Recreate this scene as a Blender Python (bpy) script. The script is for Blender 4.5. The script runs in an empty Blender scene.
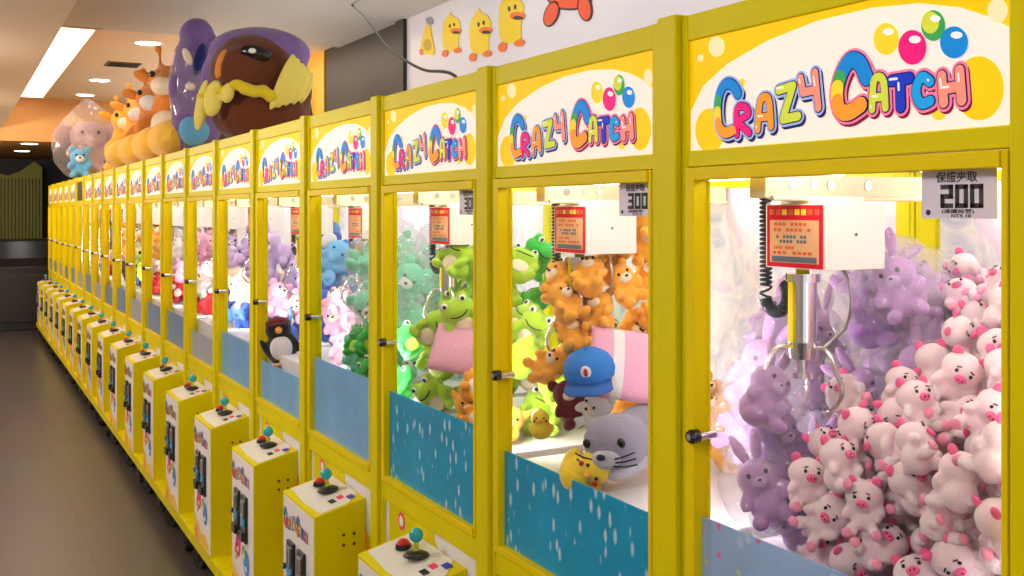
import bpy, bmesh, math, random
from mathutils import Vector, Matrix, Euler
R = math.radians
rng = random.Random(7)
SC = bpy.context.scene
COL = SC.collection

# ------------------------------------------------------------------ camera model (1024x576 photograph)
F, TH = 1036.0, math.atan2(558.0, 1036.0)
CT, ST = math.cos(TH), math.sin(TH)
EYE, HOR = 1.70, 211.0
def P(px, py, D):
    """pixel -> point in the room at lateral distance D from the camera's line along the row"""
    u = px + 46.0
    Z = F * D / (CT * u)
    return Vector((D, (Z - D * ST) / CT, EYE + (HOR - py) * Z / F))
def proj(p):
    X = p[0] * CT - p[1] * ST
    Z = p[0] * ST + p[1] * CT
    return (512 + F * X / Z, HOR - F * (p[2] - EYE) / Z)

cam = bpy.data.cameras.new('camera')
cam.sensor_width = 36.0
cam.lens = 36.0 * F / 1024.0
cam.shift_y = -(288 - HOR) / 1024.0
cam.clip_start = 0.05
camo = bpy.data.objects.new('camera', cam)
camo.location = (0, 0, EYE)
camo.rotation_euler = (R(90), 0, -TH)
COL.objects.link(camo)
SC.camera = camo

# ------------------------------------------------------------------ materials
def srgb(r, g, b):
    f = lambda c: (c / 255 / 12.92) if c / 255 <= 0.04045 else ((c / 255 + 0.055) / 1.055) ** 2.4
    return (f(r), f(g), f(b), 1)
MATS = {}
def mat(name, col, rough=0.5, metal=0.0, emit=0.0, spec=0.5, bump=0.0, bscale=60, sheen=0.0, vary=0.0, vscale=4.0):
    if name in MATS: return MATS[name]
    m = bpy.data.materials.new(name); m.use_nodes = True
    nt = m.node_tree; b = nt.nodes['Principled BSDF']
    c = col if len(col) == 4 else (*col, 1)
    b.inputs['Base Color'].default_value = c
    b.inputs['Roughness'].default_value = rough
    b.inputs['Metallic'].default_value = metal
    b.inputs['Specular IOR Level'].default_value = spec
    if emit:
        b.inputs['Emission Color'].default_value = c
        b.inputs['Emission Strength'].default_value = emit
    if sheen:
        b.inputs['Sheen Weight'].default_value = sheen
    if bump or vary:
        tc = nt.nodes.new('ShaderNodeTexCoord')
    if bump:
        n = nt.nodes.new('ShaderNodeTexNoise'); n.inputs['Scale'].default_value = bscale
        n.inputs['Detail'].default_value = 3
        bp = nt.nodes.new('ShaderNodeBump'); bp.inputs['Strength'].default_value = bump
        bp.inputs['Distance'].default_value = 0.02
        nt.links.new(tc.outputs['Object'], n.inputs['Vector'])
        nt.links.new(n.outputs['Fac'], bp.inputs['Height'])
        nt.links.new(bp.outputs['Normal'], b.inputs['Normal'])
    if vary:
        n2 = nt.nodes.new('ShaderNodeTexNoise'); n2.inputs['Scale'].default_value = vscale
        n2.inputs['Detail'].default_value = 4
        mx = nt.nodes.new('ShaderNodeMix'); mx.data_type = 'RGBA'
        mx.inputs[6].default_value = (c[0] * (1 - vary), c[1] * (1 - vary), c[2] * (1 - vary), 1)
        mx.inputs[7].default_value = tuple(min(1, x * (1 + vary * .5)) for x in c[:3]) + (1,)
        nt.links.new(tc.outputs['Object'], n2.inputs['Vector'])
        nt.links.new(n2.outputs['Fac'], mx.inputs[0])
        nt.links.new(mx.outputs[2], b.inputs['Base Color'])
    MATS[name] = m
    return m

def clear_mat(name, tint, base, grazing, scatter=0.0, rough=0.02, bump=0.0, col=(.95, .93, .97)):
    """clear sheet: see-through, reflecting a little more at grazing angles, optionally with milky scatter"""
    m = bpy.data.materials.new(name); m.use_nodes = True
    nt = m.node_tree; nt.nodes.remove(nt.nodes['Principled BSDF'])
    out = nt.nodes['Material Output']
    tr = nt.nodes.new('ShaderNodeBsdfTransparent'); tr.inputs['Color'].default_value = (*tint, 1)
    gl = nt.nodes.new('ShaderNodeBsdfGlossy'); gl.inputs['Roughness'].default_value = rough
    lw = nt.nodes.new('ShaderNodeLayerWeight'); lw.inputs['Blend'].default_value = .5
    pw = nt.nodes.new('ShaderNodeMath'); pw.operation = 'POWER'; pw.inputs[1].default_value = 4
    mr = nt.nodes.new('ShaderNodeMapRange'); mr.inputs['To Min'].default_value = base; mr.inputs['To Max'].default_value = grazing
    nt.links.new(lw.outputs['Facing'], pw.inputs[0]); nt.links.new(pw.outputs[0], mr.inputs['Value'])
    mx = nt.nodes.new('ShaderNodeMixShader')
    nt.links.new(mr.outputs[0], mx.inputs[0])
    nt.links.new(tr.outputs[0], mx.inputs[1]); nt.links.new(gl.outputs[0], mx.inputs[2])
    if bump:
        tc = nt.nodes.new('ShaderNodeTexCoord')
        n = nt.nodes.new('ShaderNodeTexVoronoi'); n.inputs['Scale'].default_value = 3.2
        bp = nt.nodes.new('ShaderNodeBump'); bp.inputs['Strength'].default_value = bump
        bp.inputs['Distance'].default_value = 0.05
        nt.links.new(tc.outputs['Object'], n.inputs['Vector'])
        nt.links.new(n.outputs['Distance'], bp.inputs['Height'])
        nt.links.new(bp.outputs['Normal'], gl.inputs['Normal'])
    last = mx
    if scatter:
        df = nt.nodes.new('ShaderNodeBsdfDiffuse'); df.inputs['Color'].default_value = (*col, 1)
        tl = nt.nodes.new('ShaderNodeBsdfTranslucent'); tl.inputs['Color'].default_value = (*col, 1)
        m0 = nt.nodes.new('ShaderNodeMixShader'); m0.inputs[0].default_value = .4
        nt.links.new(df.outputs[0], m0.inputs[1]); nt.links.new(tl.outputs[0], m0.inputs[2])
        m2 = nt.nodes.new('ShaderNodeMixShader'); m2.inputs[0].default_value = scatter
        nt.links.new(mx.outputs[0], m2.inputs[1]); nt.links.new(m0.outputs[0], m2.inputs[2])
        last = m2
    nt.links.new(last.outputs[0], out.inputs['Surface'])
    return m

YEL = mat('yellow_paint', srgb(228, 214, 0), rough=0.5, spec=.12, vary=0.08, vscale=3)
YELD = mat('yellow_steel', srgb(240, 212, 2), rough=0.5, spec=.12, vary=0.06, vscale=5)
WHITE = mat('white_sheet', srgb(238, 236, 238), rough=0.4)
OFFW = mat('white_enamel', srgb(240, 236, 230), rough=0.3)
BLACK = mat('black_plastic', (.012, .012, .014), rough=0.35)
RUBBER = mat('black_rubber', (.018, .018, .02), rough=0.7)
CHROME = mat('chrome', (.78, .76, .78), rough=0.14, metal=1)
STEEL = mat('steel', (.5, .49, .48), rough=0.3, metal=1)
TEALBALL = mat('teal_plastic', srgb(40, 175, 190), rough=0.25)
REDBTN = mat('red_plastic', srgb(215, 25, 35), rough=0.3)
LIMESH = mat('lime_plastic', srgb(190, 200, 30), rough=0.35)
GLASS = clear_mat('clear_glass', (.99, .992, .992), .015, .16)
BAG = clear_mat('clear_plastic_bag', (.985, .975, .99), .05, .22, scatter=.13, rough=0.16, bump=.7)
LED = mat('led_light', (1, .97, .94), emit=12)

# printed / backlit sign inks
E = 0.30
SG = dict(
    bg=mat('sign_yellow', srgb(252, 208, 12), rough=.55, spec=.12, emit=E),
    cream=mat('sign_cream', srgb(250, 238, 226), rough=.55, spec=.12, emit=E + .08),
    circ=mat('sign_gold', srgb(255, 212, 20), rough=.55, spec=.12, emit=E),
    pale=mat('sign_pale_dot', srgb(255, 240, 190), rough=.55, spec=.12, emit=E),
    navy=mat('sign_navy', srgb(22, 32, 96), rough=.55, spec=.12, emit=E),
    lav=mat('sign_lavender', srgb(170, 190, 240), rough=.55, spec=.12, emit=E),
    pinko=mat('sign_pink_rim', srgb(252, 130, 170), rough=.55, spec=.12, emit=E),
    wine=mat('sign_wine', srgb(130, 16, 60), rough=.55, spec=.12, emit=E),
    blue=mat('sign_blue', srgb(20, 140, 225), rough=.55, spec=.12, emit=E),
    green=mat('sign_green', srgb(60, 170, 90), rough=.55, spec=.12, emit=E),
    yel=mat('sign_lemon', srgb(250, 220, 50), rough=.55, spec=.12, emit=E),
    org=mat('sign_orange', srgb(252, 160, 50), rough=.55, spec=.12, emit=E),
    mag=mat('sign_magenta', srgb(248, 30, 130), rough=.55, spec=.12, emit=E),
    lime=mat('sign_lime', srgb(215, 225, 70), rough=.55, spec=.12, emit=E),
    salm=mat('sign_salmon', srgb(252, 150, 130), rough=.55, spec=.12, emit=E),
    roy=mat('sign_royal', srgb(30, 60, 200), rough=.55, spec=.12, emit=E),
    cyan=mat('sign_cyan', srgb(30, 165, 235), rough=.55, spec=.12, emit=E),
    white=mat('sign_white', srgb(255, 250, 250), rough=.55, spec=.12, emit=E),
)
# the same inks on the unlit control boxes
INK = {}
for k_, m_ in SG.items():
    c_ = m_.node_tree.nodes['Principled BSDF'].inputs['Base Color'].default_value
    INK[k_] = mat('ink_' + k_, tuple(c_), rough=.4)

# ------------------------------------------------------------------ mesh builder
class MB:
    def __init__(s): s.v, s.f, s.m, s.sm = [], [], [], []
    def add(s, vs, fs, mi=0, smooth=False):
        o = len(s.v); s.v += [tuple(v) for v in vs]
        for f in fs:
            s.f.append([o + i for i in f]); s.m.append(mi); s.sm.append(smooth)
        return s
    def box(s, x0, x1, y0, y1, z0, z1, mi=0):
        vs = [(x, y, z) for z in (z0, z1) for y in (y0, y1) for x in (x0, x1)]
        return s.add(vs, [(0, 2, 3, 1), (4, 5, 7, 6), (0, 1, 5, 4), (2, 6, 7, 3), (0, 4, 6, 2), (1, 3, 7, 5)], mi)
    def prism(s, pts, ax, a0, a1, mi=0, smooth=False):
        """polygon pts (2-D) extruded along axis ax ('x': pts=(y,z); 'y': pts=(x,z); 'z': pts=(x,y))"""
        mk = {'x': lambda a, p: (a, p[0], p[1]), 'y': lambda a, p: (p[0], a, p[1]), 'z': lambda a, p: (p[0], p[1], a)}[ax]
        n = len(pts)
        vs = [mk(a0, p) for p in pts] + [mk(a1, p) for p in pts]
        fs = [tuple(range(n))[::-1], tuple(range(n, 2 * n))]
        s.add(vs, fs, mi)
        s.add(vs, [(i, (i + 1) % n, n + (i + 1) % n, n + i) for i in range(n)], mi, smooth)
        return s
    def ell(s, c, r, mi=0, rot=None, nu=14, nv=9):
        if not hasattr(r, '__len__'): r = (r, r, r)
        M = rot.to_matrix() if rot else None
        vs, fs = [], []
        def pt(x, y, z):
            p = Vector((x * r[0], y * r[1], z * r[2]))
            if M: p = M @ p
            return (p[0] + c[0], p[1] + c[1], p[2] + c[2])
        vs.append(pt(0, 0, -1))
        for j in range(1, nv):
            a = math.pi * j / nv - math.pi / 2
            for i in range(nu):
                b = 2 * math.pi * i / nu
                vs.append(pt(math.cos(a) * math.cos(b), math.cos(a) * math.sin(b), math.sin(a)))
        vs.append(pt(0, 0, 1))
        for i in range(nu):
            fs.append((0, 1 + (i + 1) % nu, 1 + i))
            L = 1 + (nv - 2) * nu
            fs.append((len(vs) - 1, L + i, L + (i + 1) % nu))
        for j in range(nv - 2):
            for i in range(nu):
                a = 1 + j * nu
                fs.append((a + i, a + (i + 1) % nu, a + nu + (i + 1) % nu, a + nu + i))
        return s.add(vs, fs, mi, True)
    def tube(s, pts, r, mi=0, n=8, caps=True):
        pts = [Vector(p) for p in pts]
        rs = r if hasattr(r, '__len__') else [r] * len(pts)
        rings = []; up = None
        for i, p in enumerate(pts):
            d = (pts[min(i + 1, len(pts) - 1)] - pts[max(i - 1, 0)]).normalized()
            if up is None:
                up = Vector((0, 0, 1)) if abs(d.z) < .9 else Vector((1, 0, 0))
            a = d.cross(up).normalized(); b = a.cross(d).normalized(); up = b
            rings.append([p + rs[i] * (math.cos(2 * math.pi * k / n) * a + math.sin(2 * math.pi * k / n) * b) for k in range(n)])
        vs = [v for q in rings for v in q]
        fs = [(i * n + k, i * n + (k + 1) % n, (i + 1) * n + (k + 1) % n, (i + 1) * n + k) for i in range(len(pts) - 1) for k in range(n)]
        s.add(vs, fs, mi, True)
        if caps:
            s.add(rings[0], [tuple(range(n))[::-1]], mi); s.add(rings[-1], [tuple(range(n))], mi)
        return s
    def cyl(s, p0, p1, r0, r1=None, mi=0, n=18):
        return s.tube([p0, p1], [r0, r0 if r1 is None else r1], mi, n)
    def mesh(s, name, mats, bevel=0.0):
        me = bpy.data.meshes.new(name)
        me.from_pydata(s.v, [], s.f)
        for m in (mats if isinstance(mats, (list, tuple)) else [mats]): me.materials.append(m)
        me.polygons.foreach_set('material_index', s.m)
        me.polygons.foreach_set('use_smooth', s.sm)
        bm = bmesh.new(); bm.from_mesh(me)
        if bevel:
            es = [e for e in bm.edges if len(e.link_faces) == 2 and e.calc_face_angle(0) > .6]
            bmesh.ops.bevel(bm, geom=es, offset=bevel, segments=2, profile=.6, affect='EDGES', clamp_overlap=True)
        bmesh.ops.recalc_face_normals(bm, faces=bm.faces)
        bm.to_mesh(me); bm.free(); me.update()
        return me

def link(name, me, parent=None, loc=None):
    o = bpy.data.objects.new(name, me); COL.objects.link(o)
    if parent is not None: o.parent = parent
    if loc is not None: o.location = loc
    return o
def empty(name, loc=(0, 0, 0)):
    o = bpy.data.objects.new(name, None); COL.objects.link(o); o.location = loc; o.empty_display_size = .1
    return o
def tag(o, label, cat, group=None, kind=None):
    o['label'] = label; o['category'] = cat
    if group: o['group'] = group
    if kind: o['kind'] = kind
    return o
def struct(o): o['kind'] = 'structure'; return o
def remeshed(mb, name, mats, voxel, smooth=3):
    """weld overlapping rounded forms into one continuous soft skin"""
    me = mb.mesh(name + '_raw', mats)
    o = bpy.data.objects.new('tmp', me); COL.objects.link(o)
    m = o.modifiers.new('r', 'REMESH'); m.mode = 'VOXEL'; m.voxel_size = voxel; m.use_smooth_shade = True
    s = o.modifiers.new('s', 'SMOOTH'); s.iterations = smooth; s.factor = .5
    dg = bpy.context.evaluated_depsgraph_get()
    out = bpy.data.meshes.new_from_object(o.evaluated_get(dg)); out.name = name
    out.materials.clear()
    for q in (mats if isinstance(mats, (list, tuple)) else [mats]): out.materials.append(q)
    for p in out.polygons: p.use_smooth = True; p.material_index = 0
    bpy.data.objects.remove(o); bpy.data.meshes.remove(me)
    return out

ORD = ['first', 'second', 'third', 'fourth', 'fifth', 'sixth', 'seventh', 'eighth', 'ninth', 'tenth', 'eleventh', 'twelfth',
       'thirteenth', 'fourteenth', 'fifteenth', 'sixteenth', 'seventeenth', 'eighteenth', 'nineteenth', 'twentieth', 'twenty-first',
       'twenty-second', 'twenty-third', 'twenty-fourth', 'twenty-fifth', 'twenty-sixth', 'twenty-seventh', 'twenty-eighth', 'twenty-ninth', 'thirtieth']

# ------------------------------------------------------------------ lettering (bubble strokes)
DS, S0, W = 1.145, 0.746, 0.742          # front plane of the row, near side of the first machine, pitch of the row
def sg(zx, zy):
    p = P(680 + zx / 2.977, zy / 2.977, DS)
    return (p.y - S0, p.z)
UNIT = 0.000486
LET = [  # word, fill, half width, polylines
    ('z', 'C4', 15, [[(166, 278), (152, 254), (131, 250), (114, 275), (107, 325), (112, 375), (130, 395), (152, 388)]]),
    ('z', 'mag', 10, [[(163, 400), (163, 325), (188, 318), (197, 340), (170, 362), (200, 395)]]),
    ('z', 'org', 11, [[(225, 385), (232, 305), (248, 288), (260, 305), (265, 375)], [(230, 350), (262, 345)]]),
    ('z', 'lime', 12, [[(287, 268), (330, 255), (300, 355), (345, 345)]]),
    ('z', 'salm', 11, [[(352, 232), (360, 275), (392, 268)], [(395, 215), (405, 320)]]),
    ('c', 'C4', 20, [[(548, 230), (528, 187), (500, 180), (475, 220), (462, 275), (470, 325), (497, 335), (534, 312)]]),
    ('c', 'lime', 10, [[(565, 325), (570, 245), (585, 228), (600, 245), (605, 320)], [(570, 290), (603, 287)]]),
    ('c', 'roy', 13, [[(622, 240), (675, 232)], [(648, 238), (650, 318)]]),
    ('c', 'cyan', 12, [[(737, 242), (715, 228), (700, 250), (697, 280), (712, 308), (738, 300)]]),
    ('c', 'salm', 12, [[(772, 225), (778, 305)], [(825, 208), (832, 298)], [(775, 265), (828, 255)]]),
]
BALLS = [((605, 115), 38, 48, 'yel'), ((683, 140), 42, 52, 'mag'), ((745, 75), 36, 46, 'green'), ((807, 125), 42, 48, 'blue')]
INKS = list(SG.keys()); IX = {k: i for i, k in enumerate(INKS)}
def stroke(mb, pts, r, x, mi, xf):
    """one rounded brush stroke; its overlapping pieces lie a hair apart so that none coincide"""
    pts = [xf(*p) for p in pts]; k = 0
    for p in pts:
        vs = [(x - k * 1e-5, p[0] + r * math.cos(a * math.pi / 7), p[1] + r * math.sin(a * math.pi / 7)) for a in range(14)]
        mb.add(vs, [tuple(range(14))], mi); k += 1
    for a, b in zip(pts, pts[1:]):
        dx, dy = b[0] - a[0], b[1] - a[1]; L = math.hypot(dx, dy) or 1
        nx, ny = -dy / L * r, dx / L * r; q = x - k * 1e-5; k += 1
        mb.add([(q, a[0] + nx, a[1] + ny), (q, b[0] + nx, b[1] + ny), (q, b[0] - nx, b[1] - ny), (q, a[0] - nx, a[1] - ny)], [(0, 1, 2, 3)], mi)
def smooth(pts, n=4):
    if len(pts) < 5: return pts
    out = []
    for i in range(len(pts) - 1):
        p0, p1, p2, p3 = pts[max(i - 1, 0)], pts[i], pts[i + 1], pts[min(i + 2, len(pts) - 1)]
        for j in range(n):
            t = j / n
            out.append(tuple(.5 * (2 * b + (c - a) * t + (2 * a - 5 * b + 4 * c - d) * t * t + (3 * b - a - 3 * c + d) * t ** 3) for a, b, c, d in zip(p0, p1, p2, p3)))
    return out + [pts[-1]]
LET = [(w, c, h, [smooth(p) if c in ('C4', 'cyan', 'mag', 'org') or len(p) == 5 else p for p in pl]) for w, c, h, pl in LET]
def dense(pts, n=3):
    out = []
    for a, b in zip(pts, pts[1:]):
        for i in range(n): out.append((a[0] + (b[0] - a[0]) * i / n, a[1] + (b[1] - a[1]) * i / n))
    return out + [pts[-1]]
def logo(mb, x, xf, k=1.0, balls=True, step=.0006):
    """the two-word bubble logo, each layer a hair nearer than the one below (towards -x)"""
    U = UNIT * k * 1.22
    for w, fill, hw, pls in LET:
        for pl in pls:
            sh = [(q[0] + 5, q[1] + 8) for q in pl]
            stroke(mb, sh, (hw + 8) * U, x, IX['navy' if w == 'z' else 'wine'], xf)
            stroke(mb, pl, (hw + 9) * U, x - step, IX['lav' if w == 'z' else 'pinko'], xf)
            stroke(mb, pl, (hw + 3) * U, x - 2 * step, IX['navy'], xf)
    for w, fill, hw, pls in LET:
        for pl in pls:
            if fill == 'C4':
                ys = [q[1] for q in pl]; y0, y1 = min(ys), max(ys)
                dn = dense(pl, 2)
                for si, (a, b) in enumerate(zip(dn, dn[1:])):
                    f = ((a[1] + b[1]) / 2 - y0) / (y1 - y0)
                    c = 'blue' if f < .36 else 'green' if f < .55 else 'yel' if f < .8 else 'org'
                    stroke(mb, [a, b], hw * U, x - 3 * step - .00004 * si, IX[c], xf)
            else:
                stroke(mb, pl, hw * U, x - 3.3 * step, IX[fill], xf)
            if fill != 'C4':
                a, b = pl[0], pl[1]
                stroke(mb, [(a[0] - 3, a[1] - 3 + (b[1] - a[1]) * .15), (a[0] - 3 + (b[0] - a[0]) * .4, a[1] - 3 + (b[1] - a[1]) * .4)], hw * .22 * U, x - 4.6 * step, IX['white'], xf)
    if balls:
        for (c, rx, ry, col) in BALLS: ball(mb, x, xf, c, rx, ry, col, step)
def disc(mb, x, xf, c, rx, ry, ink, n=28):
    mb.add([(x, *xf(c[0] + rx * math.cos(2 * math.pi * a / n), c[1] + ry * math.sin(2 * math.pi * a / n))) for a in range(n)], [tuple(range(n))], IX[ink])
def ball(mb, x, xf, c, rx, ry, col, step=.0006):
    disc(mb, x - step, xf, c, rx, ry, col)
    if col == 'green':
        disc(mb, x - 1.5 * step, xf, (c[0] - rx * .22, c[1] - ry * .2), rx * .72, ry * .72, 'lime')
    disc(mb, x - 2 * step, xf, (c[0] + rx * .2, c[1] - ry * .45), rx * .42, ry * .22, 'white')

# ------------------------------------------------------------------ shared meshes of a claw machine (local: x depth, y along the row, z up)
PLAT = 1.10
M = {}
def make_machine_meshes():
    b = MB()
    b.box(-.012, .05, .002, .056, .16, 2.052)                # near front post
    b.box(0, .05, .060, .088, .16, 2.048)
    b.box(0, .05, .726, .740, .16, 2.048)
    b.box(.60, .65, .002, .05, .16, 2.045); b.box(.60, .65, .69, .74, .16, 2.045)
    b.box(.002, .05, .088, .726, 2.002, 2.048)               # rails
    b.box(.002, .05, .088, .726, 1.778, 1.806)
    b.box(.002, .05, .088, .726, .826, .884)
    b.box(.60, .65, .05, .69, 1.985, 2.045); b.box(.60, .65, .05, .69, 1.76, 1.80); b.box(.60, .65, .05, .69, .80, .86)
    for y0, y1 in ((.004, .03), (.712, .738)):
        b.box(.05, .60, y0, y1, 1.985, 2.045); b.box(.05, .60, y0, y1, .80, .86); b.box(.05, .60, y0, y1, 1.78, 1.80)
    M['frame'] = b.mesh('frame', YEL, .003)
    M['roof_panel'] = MB().box(.04, .61, .02, .722, 2.028, 2.04).mesh('roof_panel', YELD)
    M['inner_ceiling'] = MB().box(.05, .60, .031, .711, 1.80, 1.812).mesh('inner_ceiling', WHITE)
    # light: two tubes under the inner ceiling
    b = MB()
    b.cyl((0, .10, 1.785), (0, .64, 1.785), .011, n=8)
    M['light_tube'] = b.mesh('light_tube', LED)
    b = MB(); b.box(0, .007, -.008, .008, 1.12, 1.54, 0)          # lamp channel on the back of a front post, shining into the case
    b.add([(.0073, -.006, 1.125), (.0073, .006, 1.125), (.0073, .006, 1.535), (.0073, -.006, 1.535)], [(0, 1, 2, 3)], 1)
    M['light_strip'] = b.mesh('light_strip', [OFFW, mat('led_strip', (1, .97, .96), emit=125)])
    # sign
    b = MB()
    b.box(.008, .04, .0885, .7255, 1.8065, 2.0015, IX['bg'])
    x = .0072
    poly = [(22, 485), (22, 330), (60, 255), (130, 190), (250, 120), (400, 60), (560, 22), (700, 8), (820, 20), (900, 45), (968, 78), (974, 372)]
    pp = [sg(*q) for q in poly]
    pp = [(min(max(y, .091), .723), min(max(z, 1.8072), 1.999)) for y, z in pp]
    b.add([(x, *q) for q in pp], [tuple(range(len(pp)))], IX['cream'])
    x2 = x - .0006
    disc(b, x2, sg, (880, 262), 74, 96, 'circ'); disc(b, x2, sg, (80, 388), 44, 66, 'circ')
    disc(b, x2, sg, (760, 340), 20, 18, 'yel'); disc(b, x2, sg, (175, 245), 9, 12, 'yel')
    for c, r in (((100, 138), 24), ((52, 172), 9), ((935, 30), 30)):
        disc(b, x2, sg, c, r, r * 1.25, 'pale')
    logo(b, x2 - .0004, sg)
    M['sign_panel'] = b.mesh('sign_panel', [SG[k] for k in INKS])
    # door
    b = MB()
    b.box(-.006, .024, .699, .724, .886, 1.776); b.box(-.002, .024, .089, .098, .886, 1.776)
    b.box(-.006, .024, .098, .699, 1.754, 1.776); b.box(-.006, .024, .098, .699, .886, .904)
    b.box(.024, .028, .694, .700, .904, 1.754)                # bright inner stop
    M['door'] = b.mesh('door', YELD, .002)
    M['glass_pane'] = MB().box(.0165, .0205, .097, .700, .903, 1.755).mesh('glass_pane', GLASS)
    M['side_pane'] = MB().box(.05, .60, -.0015, .0015, .86, 1.78).mesh('side_pane', GLASS)
    M['back_panel'] = MB().box(.612, .618, .05, .69, .86, 1.985).mesh('back_panel', pastel_mat())
    b = MB()
    b.cyl((-.024, 0, 0), (-.019, 0, 0), .0095, .0125, 0); b.cyl((-.019, 0, 0), (-.005, 0, 0), .0125, .0125, 0)
    b.cyl((-.0245, 0, 0), (-.024, 0, 0), .006, .006, 1); b.cyl((-.006, -.004, .0), (.030, -.004, 0), .0065, .0065, 1)
    M['lock'] = b.mesh('lock', [mat('dark_steel', (.08, .08, .085), .25, 1), CHROME])
    # lower cabinet with plinth
    b = MB()
    b.box(.022, .63, .006, .736, .165, .80)
    b.box(-.155, .64, .004, .738, .125, .180)
    M['lower_cabinet'] = b.mesh('lower_cabinet', YEL, .003)
    M['prize_platform'] = MB().box(.052, .598, .032, .71, .80, PLAT).mesh('prize_platform', WHITE, .004)
    # printed lower front
    b = MB()
    b.box(.012, .020, .0885, .7255, .17, .825, 0)
    b.add([(.0115, *q) for q in [(.70, .825), (.695, .45), (.66, .17), (.10, .17), (.10, .66), (.20, .70), (.30, .74), (.36, .80), (.365, .825)]], [tuple(range(9))], 1)
    b.add([(.0108, *q) for q in [(.10, .60), (.16, .70), (.22, .69), (.27, .73), (.30, .70), (.24, .60), (.18, .52)]], [tuple(range(7))], 3)
    for (cy, cz, r_, mi) in ((.60, .845 - .055, .026, 2), (.60, .79, .016, 4)):
        b.add([(.0108 - (.0006 if mi == 4 else 0), cy + r_ * math.cos(a * math.pi / 10), cz + r_ * math.sin(a * math.pi / 10)) for a in range(20)], [tuple(range(20))], mi)
    M['front_panel'] = b.mesh('front_panel', [WHITE, YEL, INK['mag'], INK['org'], INK['white']])
    # control box
    y0, y1, xf_, zb, zf = .160, .515, -.155, .785, .744
    b = MB()
    b.prism([(xf_, .17), (.011, .17), (.011, zb), (xf_, zf)], 'y', y0, y1, 0)
    M['control_box'] = b.mesh('control_box', YEL, .004)
    sl = (zb - zf) / (.011 - xf_)
    tz = lambda x: zf + (x - xf_) * sl
    b = MB()   # printed top
    q = [(-.135, y0 + .012), (-.14, (y0 + y1) / 2), (-.13, y1 - .012), (.006, y1 - .012), (.006, y0 + .075), (-.04, y0 + .012)]
    b.prism(q, 'z', 0, .0015, 0)
    b.v = [(x, y, z + tz(x) + .0004) for x, y, z in b.v]
    b2 = MB()
    for (cx, cy, w, d, mi) in ((-.045, .245, .030, .018, 1), (-.020, .215, .034, .02, 2), (-.075, .235, .034, .018, 3)):
        b2.box(cx - d / 2, cx + d / 2, cy - w / 2, cy + w / 2, .0019, .0034, mi)
    b2.v = [(x, y, z + tz(x) + .0004) for x, y, z in b2.v]
    b.add(b2.v, b2.f, 0); b.m[-len(b2.m):] = b2.m
    M['top_print'] = b.mesh('top_print', [OFFW, INK['mag'], INK['roy'], BLACK])
    b = MB()   # printed front sheet
    xx = xf_ - .0012
    b.box(xx, xf_ + .001, y0 + .012, y1 - .012, .185, .735, IX['white'])
    c0 = sg(480, 280)
    def bx(zx, zy):
        y, z = sg(zx, zy); return ((y - c0[0]) * .53 + (y0 + y1) / 2 + .005, (z - c0[1]) * .62 + .665)
    logo(b, xx - .0004, bx, .60, balls=False, step=.0004)
    flat = lambda a, c: (a, c)
    ball(b, xx - .0003, flat, (.40, .385), .042, .048, 'mag', .0004)
    ball(b, xx - .0003, flat, (.435, .35), .03, .034, 'org', .0004)
    ball(b, xx - .0007, flat, (.27, .345), .045, .05, 'blue', .0004)
    ball(b, xx - .0009, flat, (.315, .375), .026, .03, 'green', .0004)
    b.add([(xx - .0003, *p) for p in [(.20, .187), (.20, .215), (.27, .25), (.36, .235), (.44, .28), (.50, .30), (.50, .187)]], [tuple(range(7))], IX['circ'])
    b.add([(xx - .0006, *p) for p in [(.40, .187), (.44, .235), (.50, .25), (.50, .187)]], [tuple(range(4))], IX['org'])
    M['front_print'] = b.mesh('front_print', [INK[k] for k in INKS])
    b = MB()   # coin mechanism: plate, slot bezel, return button, reject flap
    b.box(-.010, .004, -.034, .034, -.088, .088, 0)
    b.box(-.016, -.010, -.020, .020, .01, .07, 1); b.box(-.0165, -.0155, -.003, .003, .018, .06, 0)
    b.cyl((-.010, 0, -.018), (-.018, 0, -.018), .011, .010, 1)
    b.box(-.022, -.010, -.026, .026, -.08, -.045, 0); b.box(-.013, -.0095, -.028, .028, -.03, .002, 2)
    M['coin_slot'] = b.mesh('coin_slot', [BLACK, STEEL, INK['cyan']], .0015)
    b = MB()
    b.ell((0, 0, .008), (.036, .036, .012), 0); b.cyl((0, 0, .008), (0, 0, .048), .0085, .006, 1); b.ell((0, 0, .060), .0195, 2, nu=16, nv=10)
    M['joystick'] = b.mesh('joystick', [BLACK, LIMESH, TEALBALL])
    b = MB(); b.cyl((0, 0, 0), (0, 0, .012), .023, .021, 0); b.ell((0, 0, .014), (.0175, .0175, .013), 1)
    M['push_button'] = b.mesh('push_button', [BLACK, REDBTN])
    M['screw'] = MB().cyl((0, -.0025, 0), (0, .001, 0), .005, .0055, 0, 10).mesh('screw', mat('dark_screw', (.10, .09, .07), .4, .6))
    b = MB(); b.cyl((-.01, 0, 0), (.004, 0, 0), .010, .010, 0); b.cyl((-.014, 0, 0), (-.01, 0, 0), .006, .006, 1)
    M['box_lock'] = b.mesh('box_lock', [BLACK, STEEL])
    b = MB()
    b.cyl((0, -.018, .052), (0, .018, .052), .052, .052, 0, 22); b.cyl((0, -.020, .052), (0, .020, .052), .018, .018, 1)
    b.box(-.022, .022, -.028, -.022, .04, .122, 1); b.box(-.022, .022, .022, .028, .04, .122, 1); b.box(-.034, .034, -.03, .03, .117, .125, 1)
    M['caster'] = b.mesh('caster', [RUBBER, BLACK], .002)
    # gantry
    b = MB()
    b.box(.06, .598, .59, .63, 1.722, 1.762, 0)
    b.box(.055, .065, .03, .71, 1.735, 1.765, 0) if False else None
    for x in (.12, .17, .21, .30): b.cyl((x, .588, 1.745), (x, .591, 1.745), .009, .009, 1, 12)
    b.tube([(.07, .585, 1.722), (.595, .585, 1.722)], .005, 1)
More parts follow.
